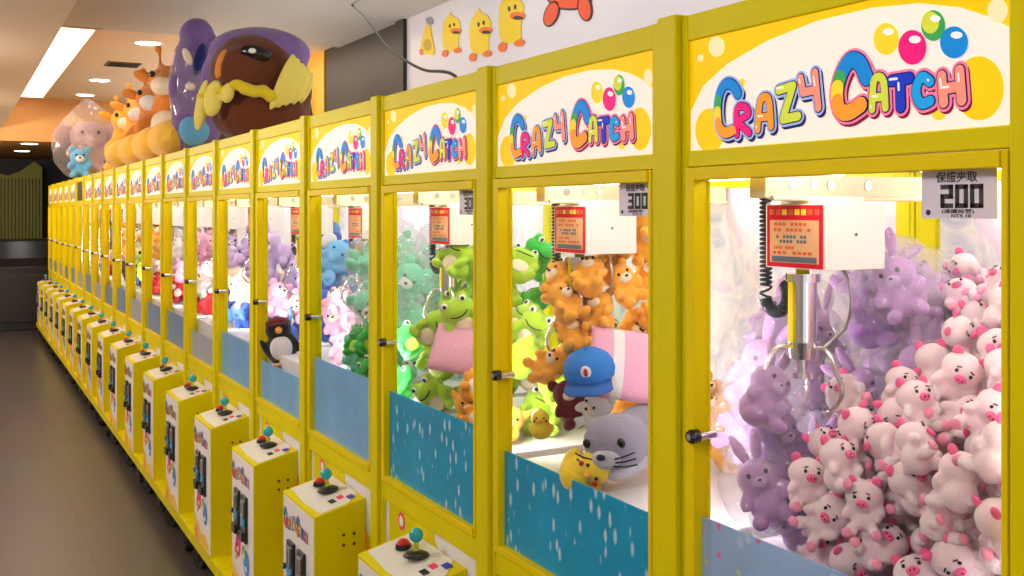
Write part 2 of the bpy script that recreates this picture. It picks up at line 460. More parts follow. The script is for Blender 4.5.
    M['gantry_rail'] = b.mesh('gantry_rail', [mat('rail_cream', srgb(232, 208, 170), .4), STEEL], .002)
    b = MB(); b.box(.135, .275, .528, .672, 1.600, 1.712, 0); b.box(.15, .26, .56, .65, 1.712, 1.725, 0)
    b.cyl((.205, .5265, 1.66), (.205, .5285, 1.66), .003, .003, 1, 8)
    M['carriage'] = b.mesh('carriage', [OFFW, BLACK], .003)
    # notice stuck on the carriage
    b = MB()
    x = .1335
    b.box(x, .1352, .533, .667, 1.602, 1.710, 0)
    b.box(x - .0006, x, .541, .659, 1.610, 1.684, 1)
    for i, (z, a, c, mi) in enumerate(((1.677, .56, .65, 2), (1.667, .56, .652, 2), (1.655, .57, .645, 3), (1.647, .57, .645, 3), (1.636, .60, .65, 2), (1.627, .545, .655, 2))):
        n = 9
        for j in range(n):
            if (j * 7 + i * 3) % 5 == 0: continue
            ya = a + (c - a) * j / n
            b.box(x - .0010, x - .0006, ya, ya + (c - a) / n * .7, z - .0026, z + .0026, mi)
    b.box(x - .0010, x - .0006, .546, .654, 1.611, 1.621, 3)
    for j in range(8):
        b.box(x - .0008, x, .54 + j * .0155, .551 + j * .0155, 1.693, 1.703, 4 if j in (2, 3, 5) else 2)
    M['notice_sticker'] = b.mesh('notice_sticker', [mat('sticker_red', srgb(226, 16, 52), .6, spec=.1), mat('sticker_peach', srgb(240, 186, 140), .6, spec=.1), mat('sticker_orange', srgb(230, 90, 50), .4), mat('sticker_slate', srgb(90, 105, 130), .4), INK['yel']])
    # coiled cable: a helix along a hanging loop
    core = []
    for i in range(60):
        f = i / 59
        if f < .5:  core.append(Vector((.150, .690 - .004 * f, 1.75 - .19 * f * 2)))
        else:
            a = (f - .5) * 2 * math.pi * 1.35
            core.append(Vector((.150 + .004 * a, .668 + .022 * math.cos(a), 1.545 - .026 * math.sin(a))))
    pts = []
    tot = 420
    for i in range(tot):
        f = i / (tot - 1) * 58.99; k = int(f); q = core[k].lerp(core[k + 1], f - k)
        d = (core[k + 1] - core[k]).normalized(); a = d.cross(Vector((1, 0, .01))).normalized(); c = d.cross(a)
        w = i * 2 * math.pi / 9
        pts.append(q + .0095 * (math.cos(w) * a + math.sin(w) * c))
    M['coil_cable'] = MB().tube(pts, .0026, 0, 5).mesh('coil_cable', mat('cable_navy', srgb(32, 36, 58), .4))
    # claw
    cx, cy = .175, .622
    b = MB()
    b.cyl((cx, cy, 1.60), (cx, cy, 1.585), .012, .012, 1); b.cyl((cx, cy, 1.59), (cx, cy, 1.575), .03, .03, 0)
    b.cyl((cx, cy, 1.575), (cx, cy, 1.47), .0245, .0245, 0, 22); b.cyl((cx, cy, 1.47), (cx, cy, 1.44), .03, .026, 0, 22)
    b.cyl((cx, cy, 1.44), (cx, cy, 1.41), .010, .010, 0); b.cyl((cx, cy, 1.415), (cx, cy, 1.405), .018, .018, 0)
    b.box(cx - .029, cx - .023, cy - .006, cy + .006, 1.46, 1.575, 1)
    M['claw_hub'] = b.mesh('claw_hub', [CHROME, YELD])
    pr = []
    for t in range(15):
        f = t / 14
        r_ = .016 + .064 * math.sin(f * math.pi * .86) ** .8
        pr.append((r_, 0, 1.455 + .022 * math.sin(min(f * 3, 1) * math.pi) - f * .108))
    b = MB().tube(pr, [.0042] * 13 + [.004, .002], 0, 8)
    b.box(pr[-1][0] - .004, pr[-1][0] + .004, -.008, .008, pr[-1][2] - .004, pr[-1][2] + .004, 0)
    M['claw_prong'] = b.mesh('claw_prong', CHROME)
    w = [(cx + .05, cy - .045, 1.60)] + [(cx + .05, cy - .05 - .016 * math.sin(a), 1.60 - .105 * a / 3) for a in (.6, 1.2, 1.8, 2.4, 3)] + [(cx + .02, cy - .03, 1.46)]
    M['claw_wire'] = MB().tube(w, .003, 0, 6).mesh('claw_wire', STEEL)

def pastel_mat():
    m = bpy.data.materials.new('pastel_back_sheet'); m.use_nodes = True
    nt = m.node_tree; b = nt.nodes['Principled BSDF']; b.inputs['Roughness'].default_value = .35
    tc = nt.nodes.new('ShaderNodeTexCoord')
    n = nt.nodes.new('ShaderNodeTexNoise'); n.inputs['Scale'].default_value = 9; n.inputs['Detail'].default_value = 5
    n.inputs['Distortion'].default_value = 1.2
    cr = nt.nodes.new('ShaderNodeValToRGB')
    e = cr.color_ramp.elements
    e[0].position = .30; e[0].color = srgb(186, 192, 226)
    e[1].position = .72; e[1].color = srgb(250, 214, 216)
    for p, c in ((.42, (226, 228, 238)), (.52, (244, 243, 244)), (.62, (226, 216, 236))):
        q = e.new(p); q.color = srgb(*c)
    nt.links.new(tc.outputs['Object'], n.inputs['Vector']); nt.links.new(n.outputs['Fac'], cr.inputs['Fac'])
    nt.links.new(cr.outputs['Color'], b.inputs['Base Color'])
    return m

def film_mat(kind):
    key = 'film_' + kind
    if key in MATS: return MATS[key]
    m = bpy.data.materials.new(key); m.use_nodes = True
    nt = m.node_tree; b = nt.nodes['Principled BSDF']; b.inputs['Roughness'].default_value = .32
    tc = nt.nodes.new('ShaderNodeTexCoord')
    mp = nt.nodes.new('ShaderNodeMapping')
    nt.links.new(tc.outputs['Object'], mp.inputs['Vector'])
    base = {'teal': (6, 150, 196), 'blue': (112, 168, 216), 'grey': (160, 170, 182), 'slate': (118, 146, 182), 'sprinkle': (150, 180, 226)}[kind]
    n = nt.nodes.new('ShaderNodeTexNoise'); n.inputs['Scale'].default_value = 7; n.inputs['Detail'].default_value = 5
    mx = nt.nodes.new('ShaderNodeMix'); mx.data_type = 'RGBA'
    mx.inputs[6].default_value = srgb(*[c * .88 for c in base]); mx.inputs[7].default_value = srgb(*[min(255, c * 1.15) for c in base])
    nt.links.new(tc.outputs['Object'], n.inputs['Vector']); nt.links.new(n.outputs['Fac'], mx.inputs[0])
    last = mx.outputs[2]
    if kind in ('teal', 'sprinkle', 'blue'):
        v = nt.nodes.new('ShaderNodeTexVoronoi'); v.feature = 'F1'
        mp.inputs['Scale'].default_value = (1, 50, 20) if kind == 'teal' else (1, 36, 36) if kind == 'sprinkle' else (1, 16, 12)
        mp.inputs['Rotation'].default_value = (.25 if kind == 'teal' else .4, 0, 0)
        v.inputs['Scale'].default_value = 1.0
        v.inputs['Randomness'].default_value = 1.0
        nt.links.new(mp.outputs[0], v.inputs['Vector'])
        th = nt.nodes.new('ShaderNodeMapRange')
        th.inputs['From Min'].default_value = {'teal': .38, 'sprinkle': .34, 'blue': .1}[kind]
        th.inputs['From Max'].default_value = {'teal': .22, 'sprinkle': .26, 'blue': .0}[kind]
        nt.links.new(v.outputs['Distance'], th.inputs['Value'])
        sp = nt.nodes.new('ShaderNodeSeparateColor'); nt.links.new(v.outputs['Color'], sp.inputs[0])
        gate = nt.nodes.new('ShaderNodeMath'); gate.operation = 'GREATER_THAN'; gate.inputs[1].default_value = .34 if kind == 'teal' else .18
        nt.links.new(sp.outputs[0], gate.inputs[0])
        mu = nt.nodes.new('ShaderNodeMath'); mu.operation = 'MULTIPLY'
        nt.links.new(th.outputs[0], mu.inputs[0]); nt.links.new(gate.outputs[0], mu.inputs[1])
        mu2 = nt.nodes.new('ShaderNodeMath'); mu2.operation = 'MULTIPLY'; mu2.inputs[1].default_value = {'teal': .7, 'sprinkle': .8, 'blue': .3}[kind]
        nt.links.new(mu.outputs[0], mu2.inputs[0])
        m3 = nt.nodes.new('ShaderNodeMix'); m3.data_type = 'RGBA'
        nt.links.new(mu2.outputs[0], m3.inputs[0]); nt.links.new(last, m3.inputs[6])
        if kind == 'sprinkle':
            cr = nt.nodes.new('ShaderNodeValToRGB'); cr.color_ramp.interpolation = 'CONSTANT'
            e = cr.color_ramp.elements
            e[0].position = 0; e[0].color = srgb(225, 90, 160); e[1].position = .7; e[1].color = srgb(190, 205, 230)
            q = e.new(.35); q.color = srgb(210, 215, 90)
            nt.links.new(sp.outputs[1], cr.inputs['Fac']); nt.links.new(cr.outputs['Color'], m3.inputs[7])
        else:
            m3.inputs[7].default_value = srgb(215, 236, 245)
        last = m3.outputs[2]
    nt.links.new(last, b.inputs['Base Color'])
    MATS[key] = m
    return m

make_machine_meshes()
NM = 20
FILM = [(1.163, 'sprinkle'), (1.128, 'teal'), (1.158, 'teal'), (1.168, 'blue'), (1.062, 'blue'), (1.112, 'blue'), (1.045, 'grey'), (1.09, 'slate'),
        (1.085, 'slate'), (1.06, 'grey'), (1.09, 'slate'), (1.06, 'slate'), (1.04, 'grey'), (1.08, 'slate'), (1.05, 'grey'), (1.07, 'slate'), (1.05, 'slate'), (1.06, 'grey'), (1.05, 'slate'), (1.06, 'slate')]
CONT = ['holding a pink piglet heap and purple rabbits, nearest of the row', 'with stacked orange bears and a grey seal, second of the row',
        'of lime frogs and orange foxes, third of the row', 'of bagged green bears and bright frogs, fourth of the row',
        'with blue elephants and a black penguin, fifth of the row', 'with pink and lavender plush above a blue film, sixth of the row',
        'with lavender plush above a grey film, seventh of the row']
def machine(k):
    root = empty('claw_machine', (DS, S0 + k * W, 0))
    extra = CONT[k] if k < len(CONT) else ('%s in the row counted from the piglet machine' % ORD[k])
    if k == NM - 1: extra = 'at the far end of the row'
    tag(root, 'yellow claw machine ' + extra, 'claw machine', 'claw machines lined up in one row')
    for n in ('frame', 'roof_panel', 'inner_ceiling', 'back_panel', 'lower_cabinet', 'prize_platform', 'front_panel', 'gantry_rail'):
        link(n, M[n], root)
    if k != 14 : link('sign_panel', M['sign_panel'], root)
    else: link('sign_panel', MB().box(.008, .04, .0885, .7255, 1.8065, 2.0015).mesh('sign_panel', mat('unlit_sign', srgb(58, 54, 40), .4)), root)['label'] = 'dark unlit sign panel'
    for x in (.10, .50): link('light_tube', M['light_tube'], root, (x, 0, 0))
    link('light_strip', M['light_strip'], root, (.0505, .040, 0))
    d = link('door', M['door'], root)
    link('glass_pane', M['glass_pane'], d)
    zt, kd = FILM[k]
    link('window_film', MB().box(.0125, .0160, .0985, .6985, .9045, zt).mesh('window_film', film_mat(kd)), d)
    link('lock', M['lock'], d, (0, .690, 1.31 + rng.uniform(-.006, .006)))
    link('side_pane', M['side_pane'], root, (0, .012, 0)); link('side_pane', M['side_pane'], root, (0, .730, 0))
    cb = link('control_box', M['control_box'], root)
    link('top_print', M['top_print'], cb); link('front_print', M['front_print'], cb)
    for y in (.285, .40): link('coin_slot', M['coin_slot'], cb, (-.157, y, .515))
    tz = lambda x: .744 + (x + .155) * .041 / .166 + .002
    j = link('joystick', M['joystick'], cb, (-.055, .335, tz(-.055)))
    j.rotation_euler = (R(rng.uniform(-8, 8)), R(rng.uniform(-8, 8)), 0)
    link('push_button', M['push_button'], cb, (-.055, .425, tz(-.055)))
    
    for sx in (-.062, -.027):
        for sz in (.645, .677): link('screw', M['screw'], cb, (sx, .160, sz))
    link('box_lock', M['box_lock'], cb, (-.156, .478, .50))
    for x in (-.105, .58):
        for y in (.14, .60): link('caster', M['caster'], root, (x, y, 0)).rotation_euler = (0, 0, R(rng.uniform(60, 120)))
    ca = link('carriage', M['carriage'], root)
    link('notice_sticker', M['notice_sticker'], ca); link('coil_cable', M['coil_cable'], ca)
    cl = link('claw', M['claw_hub'], root)
    a0 = 40 + (rng.uniform(-25, 25) if k > 1 else 0)
    for i in range(3):
        p = link('prong', M['claw_prong'], cl, (.175, .622, 0)); p.rotation_euler = (0, 0, R(a0 + 120 * i))
    link('wire', M['claw_wire'], cl)
    return root
for k in range(NM): machine(k)

# price cards hung inside the windows
INKC = mat('card_ink', srgb(38, 36, 48), .6)
CARD = mat('card_paper', srgb(240, 230, 250), .6)
def text_mesh(txt, size, width=None):
    cu = bpy.data.curves.new('t', 'FONT'); cu.body = txt; cu.size = size; cu.align_x = 'CENTER'; cu.extrude = .0002; cu.offset = size * .012
    o = bpy.data.objects.new('t', cu); COL.objects.link(o)
    dg = bpy.context.evaluated_depsgraph_get()
    me = bpy.data.meshes.new_from_object(o.evaluated_get(dg))
    bpy.data.objects.remove(o)
    vs = [v.co.copy() for v in me.vertices]; fs = [list(p.vertices) for p in me.polygons]
    bpy.data.meshes.remove(me)
    if width and vs:
        w = max(v.x for v in vs) - min(v.x for v in vs); f = width / w
        for v in vs: v.x *= f
    return vs, fs
SEG = {'0': [[(0, 0), (1, 0), (1, 2), (0, 2), (0, 0)]], '2': [[(0, 2), (1, 2), (1, 1), (0, 1), (0, 0), (1, 0)]], '3': [[(0, 2), (1, 2), (1, 0), (0, 0)], [(.15, 1), (1, 1)]]}
def price_card(k, num, y_mid, z_top):
    w, h = .116, .066
    b = MB()
    b.box(0, .0012, -w / 2, w / 2, -h, 0, 0)
    # big block digits; +y is the reader's left
    dw, dh, gap, th = .0135, .0125, .0230, .0032
    for i, ch in enumerate(num):
        oy = .024 - i * gap
        for pl in SEG[ch]:
            for (x0, z0), (x1, z1) in zip(pl, pl[1:]):
                ya, yb = oy - x0 * dw, oy - x1 * dw; za, zb = -.049 + z0 * dh, -.049 + z1 * dh
                b.box(-.0005, 0, min(ya, yb) - th, max(ya, yb) + th, min(za, zb) - th, max(za, zb) + th, 1)
    for txt, size, wid, yy, zz in (('保證夾取', .015, .064, .002, -.0165), ('(連續投幣)', .006, .05, 0, -.0585), ('NT$ 10', .006, .03, -.005, -.0645)):
        vs, fs = text_mesh(txt, size, wid)
        b.add([(-.0006 - v.z, yy - v.x, zz + v.y) for v in vs], fs, 1)
    b.ell((-.0004, .047, -.058), (.0006, .004, .004), 1)
    o = link('price_card', b.mesh('price_card', [CARD, INKC]), None, (DS + .023, S0 + k * W + y_mid, z_top))
    return o
tag(price_card(0, '200', .180, 1.756), 'lavender paper card reading 200 inside the nearest claw machine window', 'price card', 'price cards inside the windows')
tag(price_card(1, '300', .172, 1.756), 'lavender paper card reading 300 inside the second claw machine window', 'price card', 'price cards inside the windows')
tag(price_card(2, '300', .172, 1.756), 'small lavender price card inside the third claw machine window', 'price card', 'price cards inside the windows')

# ------------------------------------------------------------------ plush toys
def fur(name, c, sheen=.25): return mat('plush_' + name, srgb(*c), rough=.9, spec=.15, bump=.35, bscale=28, sheen=sheen, vary=.05, vscale=3)
PC = dict(pigpink=fur('piglet_pink', (255, 226, 234)), hot=fur('hot_pink', (252, 110, 164)), blush=fur('blush', (255, 160, 192)), lilac=fur('lilac', (204, 158, 216)), lilacd=fur('deep_lilac', (156, 102, 182)),
          orange=fur('orange', (252, 178, 64)), cream=fur('cream', (252, 232, 205)), lime=fur('lime', (178, 218, 62)), green=fur('bright_green', (50, 190, 70)), teal=fur('sea_green', (112, 216, 178)),
          dgreen=fur('dark_green', (28, 92, 60)), blue=fur('blue', (72, 110, 215)), sky=fur('sky_blue', (110, 180, 232)), navy=fur('navy', (36, 44, 110)), pink=fur('rose', (244, 178, 208)), white=fur('white', (240, 236, 238)),
          red=fur('red', (205, 38, 48)), yellow=fur('yellow', (252, 218, 60)), grey=fur('grey', (150, 146, 165)), lgrey=fur('light_grey', (196, 192, 204)), black=fur('black', (30, 28, 32)),
          brown=fur('brown', (104, 54, 32)), dred=fur('maroon', (112, 24, 36)), gold=fur('gold_yellow', (226, 200, 40)), rosegrey=fur('rose_grey', (184, 150, 156)), tan=fur('tan_orange', (226, 140, 60)), lav=fur('lavender', (206, 176, 226)),
          purple=fur('purple', (128, 98, 160)))
for q_, w_ in ((PC['pigpink'], .35), (PC['lilac'], .15)):
    b_ = q_.node_tree.nodes['Principled BSDF']
    b_.inputs['Subsurface Weight'].default_value = w_; b_.inputs['Subsurface Radius'].default_value = (1.0, .22, .42); b_.inputs['Subsurface Scale'].default_value = .03
EYEM = mat('eye_black', (.01, .01, .012), rough=.2)
WHT = mat('eye_white_and_glint', (.85, .85, .85), rough=.3)
SHAPES = {}
def body_mesh(kind):
    """welded soft body, unit size, facing +x"""
    b = MB()
    def sym(c, r, **k):
        b.ell(c, r, **k); b.ell((c[0], -c[1], c[2]), r, **k)
    if kind in ('bear', 'rabbit', 'fox', 'piglet', 'elephant'):
        hs = {'piglet': 1.14, 'elephant': 1.05}.get(kind, 1.0)
        b.ell((-.08, 0, -.34), (.5, .52, .5)); b.ell((.06, 0, .36), (.5 * hs, .56 * hs, .48 * hs))
        sym((.30, .50, -.12), (.18, .17, .30), rot=Euler((R(-25), R(-35), 0)))
        sym((.44, .36, -.68), (.34, .21, .20), rot=Euler((0, 0, R(18))))
        b.ell((-.58, 0, -.5), .13)
        if kind == 'elephant':
            for i in range(6): b.ell((.52 + .09 * i - .012 * i * i, 0, .24 - .11 * i + .015 * i * i), .17 - .012 * i)
        if kind == 'fox':
            for i in range(4): b.ell((-.5 - .1 * i, .1 * i, -.5 + .1 * i), .16 + .03 * i)
    elif kind == 'frog':
        b.ell((-.08, 0, -.38), (.52, .58, .44)); b.ell((.08, 0, .22), (.52, .66, .40))
        sym((.12, .36, .58), (.20, .22, .22))
        sym((.36, .56, -.2), (.17, .16, .34), rot=Euler((R(-20), R(-30), 0))); sym((.40, .5, -.68), (.36, .22, .17), rot=Euler((0, 0, R(25))))
    elif kind == 'penguin':
        b.ell((0, 0, -.3), (.55, .6, .66)); b.ell((.05, 0, .45), (.5, .52, .46))
        sym((.05, .6, -.2), (.22, .12, .42), rot=Euler((R(20), 0, 0)))
    elif kind == 'chick':
        b.ell((-.05, 0, -.3), (.66, .6, .52)); b.ell((.15, 0, .32), (.46, .46, .44)); sym((-.1, .56, -.22), (.3, .12, .22)); b.ell((-.66, 0, -.1), (.2, .16, .14))
        b.ell((.1, 0, .78), (.08, .08, .14))
    elif kind == 'seal':
        b.ell((-.35, 0, -.12), (.85, .5, .42)); b.ell((.45, 0, .05), (.52, .56, .46)); sym((.0, .58, -.32), (.2, .32, .1), rot=Euler((0, 0, R(20))))
        b.ell((-1.15, .18, -.15), (.28, .16, .1)); b.ell((-1.15, -.18, -.15), (.28, .16, .1))
    elif kind == 'giraffe':
        b.ell((0, 0, -.55), (.40, .46, .44)); b.ell((.02, 0, -.1), (.27, .3, .4)); b.ell((.1, 0, .42), (.32, .33, .28)); b.ell((.36, 0, .34), (.24, .23, .19))
        sym((.28, .36, -.35), (.16, .14, .3), rot=Euler((R(-20), R(-40), 0))); sym((.42, .33, -.85), (.36, .18, .16), rot=Euler((0, 0, R(18))))
        sym((.02, .15, .80), (.06, .06, .18)); sym((0.02, .17, 1.0), .1)
    return remeshed(b, kind + '_body', [WHITE], .075 if kind not in ('seal',) else .08)
def part_meshes(kind):
    """[(part name, mesh builder, colour slot)]"""
    out = []
    def e(name, c, r, slot, rot=None, both=False):
        out.append((name, MB().ell(c, r, 0, rot), slot))
        if both:
            rr = Euler((-rot.x, rot.y, -rot.z)) if rot else None
            out.append((name, MB().ell((c[0], -c[1], c[2]), r, 0, rr), slot))
    face = MB()
    def eyes(x, y, z, r):
        for s in (1, -1): face.ell((x, s * y, z), (r * .6, r, r * 1.15), 0, nu=10, nv=6)
    if kind == 'bear':
        e('ear', (-.02, .40, .78), (.12, .2, .2), 0, None, True); e('muzzle', (.50, 0, .24), (.18, .25, .19), 1)
        eyes(.53, .20, .46, .055); face.ell((.67, 0, .30), (.05, .075, .05))
    elif kind == 'piglet':
        e('ear', (.05, .40, .84), (.1, .17, .2), 1, Euler((R(-25), R(20), 0)), True); e('snout', (.64, 0, .26), (.1, .19, .14), 1)
        eyes(.60, .22, .46, .055)
        for s in (1, -1):
            face.ell((.73, s * .06, .26), (.02, .025, .04), 0, nu=8, nv=5)
            face.tube([(.59, s * .14, .62), (.60, s * .27, .57)], .022, 0, 6)
        e('trotter', (.74, .46, -.70), (.1, .18, .17), 2, None, True)
    elif kind == 'rabbit':
        e('ear', (-.05, .22, 1.12), (.1, .15, .46), 0, Euler((R(-14), R(-10), 0)), True); e('muzzle', (.50, 0, .22), (.14, .2, .15), 1)
        eyes(.53, .22, .44, .06); face.ell((.63, 0, .28), (.035, .05, .035))
    elif kind == 'fox':
        for s in (1, -1):
            out.append(('ear', MB().tube([(.0, s * .34, .66), (.0, s * .42, .86), (.0, s * .47, 1.08)], [.2, .13, .02], 0, 10), 0))
        e('muzzle', (.54, 0, .22), (.26, .22, .16), 1); e('belly', (.30, 0, -.3), (.2, .34, .34), 1)
        eyes(.54, .22, .46, .055); face.ell((.80, 0, .26), (.05, .06, .05))
    elif kind == 'elephant':
        e('ear', (-.02, .68, .40), (.1, .34, .38), 1, Euler((0, 0, R(-25))), True); eyes(.55, .24, .48, .055)
    elif kind == 'frog':
        e('belly', (.36, 0, -.36), (.12, .36, .30), 1)
        for s in (1, -1):
            out.append(('eye', MB().ell((.30, s * .36, .60), (.06, .14, .14), 0).ell((.355, s * .36, .60), (.02, .07, .08), 1, nu=8, nv=6), 'eye'))
        face.tube([(.50, -.34, .2), (.59, -.18, .13), (.61, 0, .11), (.59, .18, .13), (.50, .34, .2)], .022, 0, 6)
    elif kind == 'penguin':
        e('belly', (.30, 0, -.3), (.30, .44, .5), 1)
        out.append(('beak', MB().tube([(.45, 0, .40), (.60, 0, .38), (.78, 0, .33)], [.16, .11, .02], 0, 10), 2))
        out.append(('cap', MB().ell((.0, 0, .70), (.47, .49, .26)).ell((.4, 0, .64), (.3, .34, .05)), 3))
        e('foot', (.42, .28, -.92), (.26, .17, .07), 2, None, True)
        eyes(.52, .22, .52, .06)
    elif kind == 'chick':
        out.append(('beak', MB().tube([(.52, 0, .30), (.62, 0, .28), (.76, 0, .25)], [.12, .09, .02], 0, 10), 1)); eyes(.56, .20, .42, .05)
        e('cheek', (.48, .30, .24), (.05, .08, .08), 2, None, True)
    elif kind == 'seal':
        e('muzzle', (.92, 0, -.04), (.14, .26, .16), 1)
        eyes(.86, .30, .2, .07); face.ell((1.06, 0, .05), (.05, .08, .05))
        for s in (1, -1):
            for i in range(3):
                face.tube([(1.0, s * .14, -.02 - .05 * i), (.98, s * .34, .02 - .08 * i), (.9, s * .52, .06 - .1 * i)], .014, 0, 5)
        e('belly', (.1, 0, -.34), (.8, .40, .24), 1)
    elif kind == 'giraffe':
        e('muzzle', (.5, 0, .3), (.17, .2, .16), 1); e('belly', (.26, 0, -.45), (.2, .3, .36), 1); e('ear', (-.02, .42, .52), (.08, .2, .1), 0, Euler((R(20), 0, 0)), True)
        eyes(.38, .2, .52, .05)
    if face.v: out.append(('face', face, 'face'))
    return out
def template(kind):
    if kind not in SHAPES: SHAPES[kind] = (body_mesh(kind), part_meshes(kind))
    return SHAPES[kind]
CACHE = {}
BAGME = None
def bag_mesh():
    global BAGME
    if BAGME is None:
        bm = bmesh.new(); bmesh.ops.create_icosphere(bm, subdivisions=4, radius=1.0)
        r2 = random.Random(3)
        dirs = [Vector((r2.gauss(0, 1), r2.gauss(0, 1), r2.gauss(0, 1))).normalized() for _ in range(46)]
        for v in bm.verts:
            n = v.co.normalized()
            d = sorted((n - q).length for q in dirs)
            k = 1.0 + .14 * min(.5, d[1] - d[0]) - .05 * d[0]
            p = n * k
            top = max(0, p.z - .55)
            p.x *= .95 * (1 - 1.1 * top); p.y *= (1 - 1.1 * top); p.z = p.z * 1.02 + top * .8
            v.co = p
        BAGME = bpy.data.meshes.new('plastic_bag'); bm.to_mesh(BAGME); bm.free()
        BAGME.materials.append(BAG)
        for p in BAGME.polygons: p.use_smooth = True
    return BAGME
def variant(kind, cols):
    key = (kind, tuple(cols))
    if key in CACHE: return CACHE[key]
    bme, parts = template(kind)
    b2 = bme.copy(); b2.name = kind + '_body'; b2.materials.clear(); b2.materials.append(PC[cols[0]])
    ps = []
    for n, mb, slot in parts:
        if slot == 'face': ms = [EYEM]
        elif slot == 'eye': ms = [WHT, EYEM]
        else: ms = [PC[cols[min(slot, len(cols) - 1)]]]
        ps.append((n, mb.mesh(n, ms)))
    # one-mesh version for toys too small to show their parts
    mg = MB(); ms = [PC[cols[0]]]
    mg.add([v.co for v in b2.vertices], [list(p.vertices) for p in b2.polygons], 0, True)
    for n, mb, slot in parts:
        m = EYEM if slot in ('face', 'eye') else PC[cols[min(slot, len(cols) - 1)]]
        if m not in ms: ms.append(m)
        mg.add(mb.v, mb.f, ms.index(m), True)
    CACHE[key] = (b2, ps, mg, ms, {})
    return CACHE[key]
def plush(name, kind, cols, loc, scale, rot, bag=False, parts=True):
    b2, ps, mg, ms, memo = variant(kind, cols)
    if parts:
        o = link(name, b2)
        for n, me in ps: link(n, me, o)
    else:
        if 'm' not in memo: memo['m'] = mg.mesh(kind + '_toy', ms)
        o = link(name, memo['m'])
    o.location = loc; o.rotation_euler = rot; o.scale = (scale,) * 3
    if bag:
        g = link('plastic_bag', bag_mesh(), o); g.scale = (1.12, 1.08, 1.12); g.location = (.05, 0, .05 if kind != 'rabbit' else .12)
        g['label'] = 'clear crinkled plastic bag'
    return o

LOOK = {('piglet', 'pigpink'): 'pale pink piglet plush', ('rabbit', 'lilac'): 'purple rabbit plush in clear bag', ('rabbit', 'lilacd'): 'deep purple rabbit plush in clear bag', ('bear', 'orange'): 'orange bear plush',
        ('frog', 'lime'): 'lime green frog plush', ('fox', 'orange'): 'orange fox plush', ('bear', 'teal'): 'sea-green bear plush in clear bag', ('frog', 'green'): 'bright green frog plush',
        ('elephant', 'blue'): 'blue elephant plush', ('elephant', 'sky'): 'sky-blue elephant plush'}
def look_of(kind, cols, bag):
    return LOOK.get((kind, cols[0])) or ('%s %s plush%s' % ({'pink': 'rose pink', 'lav': 'lavender', 'white': 'white', 'cream': 'cream', 'red': 'red', 'dgreen': 'dark green', 'yellow': 'yellow', 'lilac': 'lilac', 'lime': 'lime green',
            'orange': 'orange', 'navy': 'navy', 'grey': 'grey', 'teal': 'sea-green', 'green': 'bright green', 'blue': 'blue', 'sky': 'sky-blue', 'hot': 'hot pink', 'black': 'black', 'brown': 'brown', 'lgrey': 'light grey'}[cols[0]], kind, ' in clear bag' if bag else ''))

def pack(existing, reg, H, r, maxn, rg, pr=.80, fails=60, cand=14):
    """drop balls into the case one at a time, always taking the lowest of some random resting places"""
    out = []; bad = 0; q = r * pr; m = r * .93
    x0, x1, y0, y1 = reg
    while len(out) < maxn and bad < fails:
        best = None
        for _ in range(cand):
            x = rg.uniform(x0 + m, max(x0 + m + .001, x1 - m)); y = rg.uniform(y0 + m, max(y0 + m + .001, y1 - m)); z = PLAT + q
            for (ex, ey, ez, er) in existing:
                d2 = (ex - x) ** 2 + (ey - y) ** 2; RR = q + er
                if d2 < RR * RR: z = max(z, ez + math.sqrt(RR * RR - d2))
            h = H(x, y)
            if z + q * .6 > h: continue
            if best is None or z < best[2]: best = (x, y, z)
        if best is None: bad += 1; continue
        existing.append((*best, q)); out.append((*best, r))
    return out
def visible(k, s, allb):
    """does the camera see any of this ball past the film, the posts and the other balls of the same case?"""
    ox, oy = DS, S0 + k * W
    c = Vector((s[0] + ox, s[1] + oy, s[2])); C = Vector((0, 0, EYE))
    d = (c - C).normalized(); a = d.cross(Vector((0, 0, 1))).normalized(); b = a.cross(d)
    n = 0
    for i in range(-2, 3):
        for j in range(-2, 3):
            if i * i + j * j > 5: continue
            p = c + (a * i + b * j) * s[3] * .38 - d * s[3] * .5
            v = p - C; f = DS / v.x
            g = C + v * f
            kw = int((g.y - S0) // W)
            if not 0 <= kw < NM: continue
            tt = g.y - S0 - kw * W
            if not (.09 < tt < .70 and FILM[kw][0] < g.z < 1.755): continue
            L = v.length; u = v / L; ok = True
            for e in allb:
                if e is s: continue
                w = Vector((e[0] + ox, e[1] + oy, e[2])) - C
                t = w.dot(u)
                if 0 < t < L - .01 and (w - u * t).length < e[3] * .78: ok = False; break
            if ok: n += 1
    return n
TOTAL = [0]
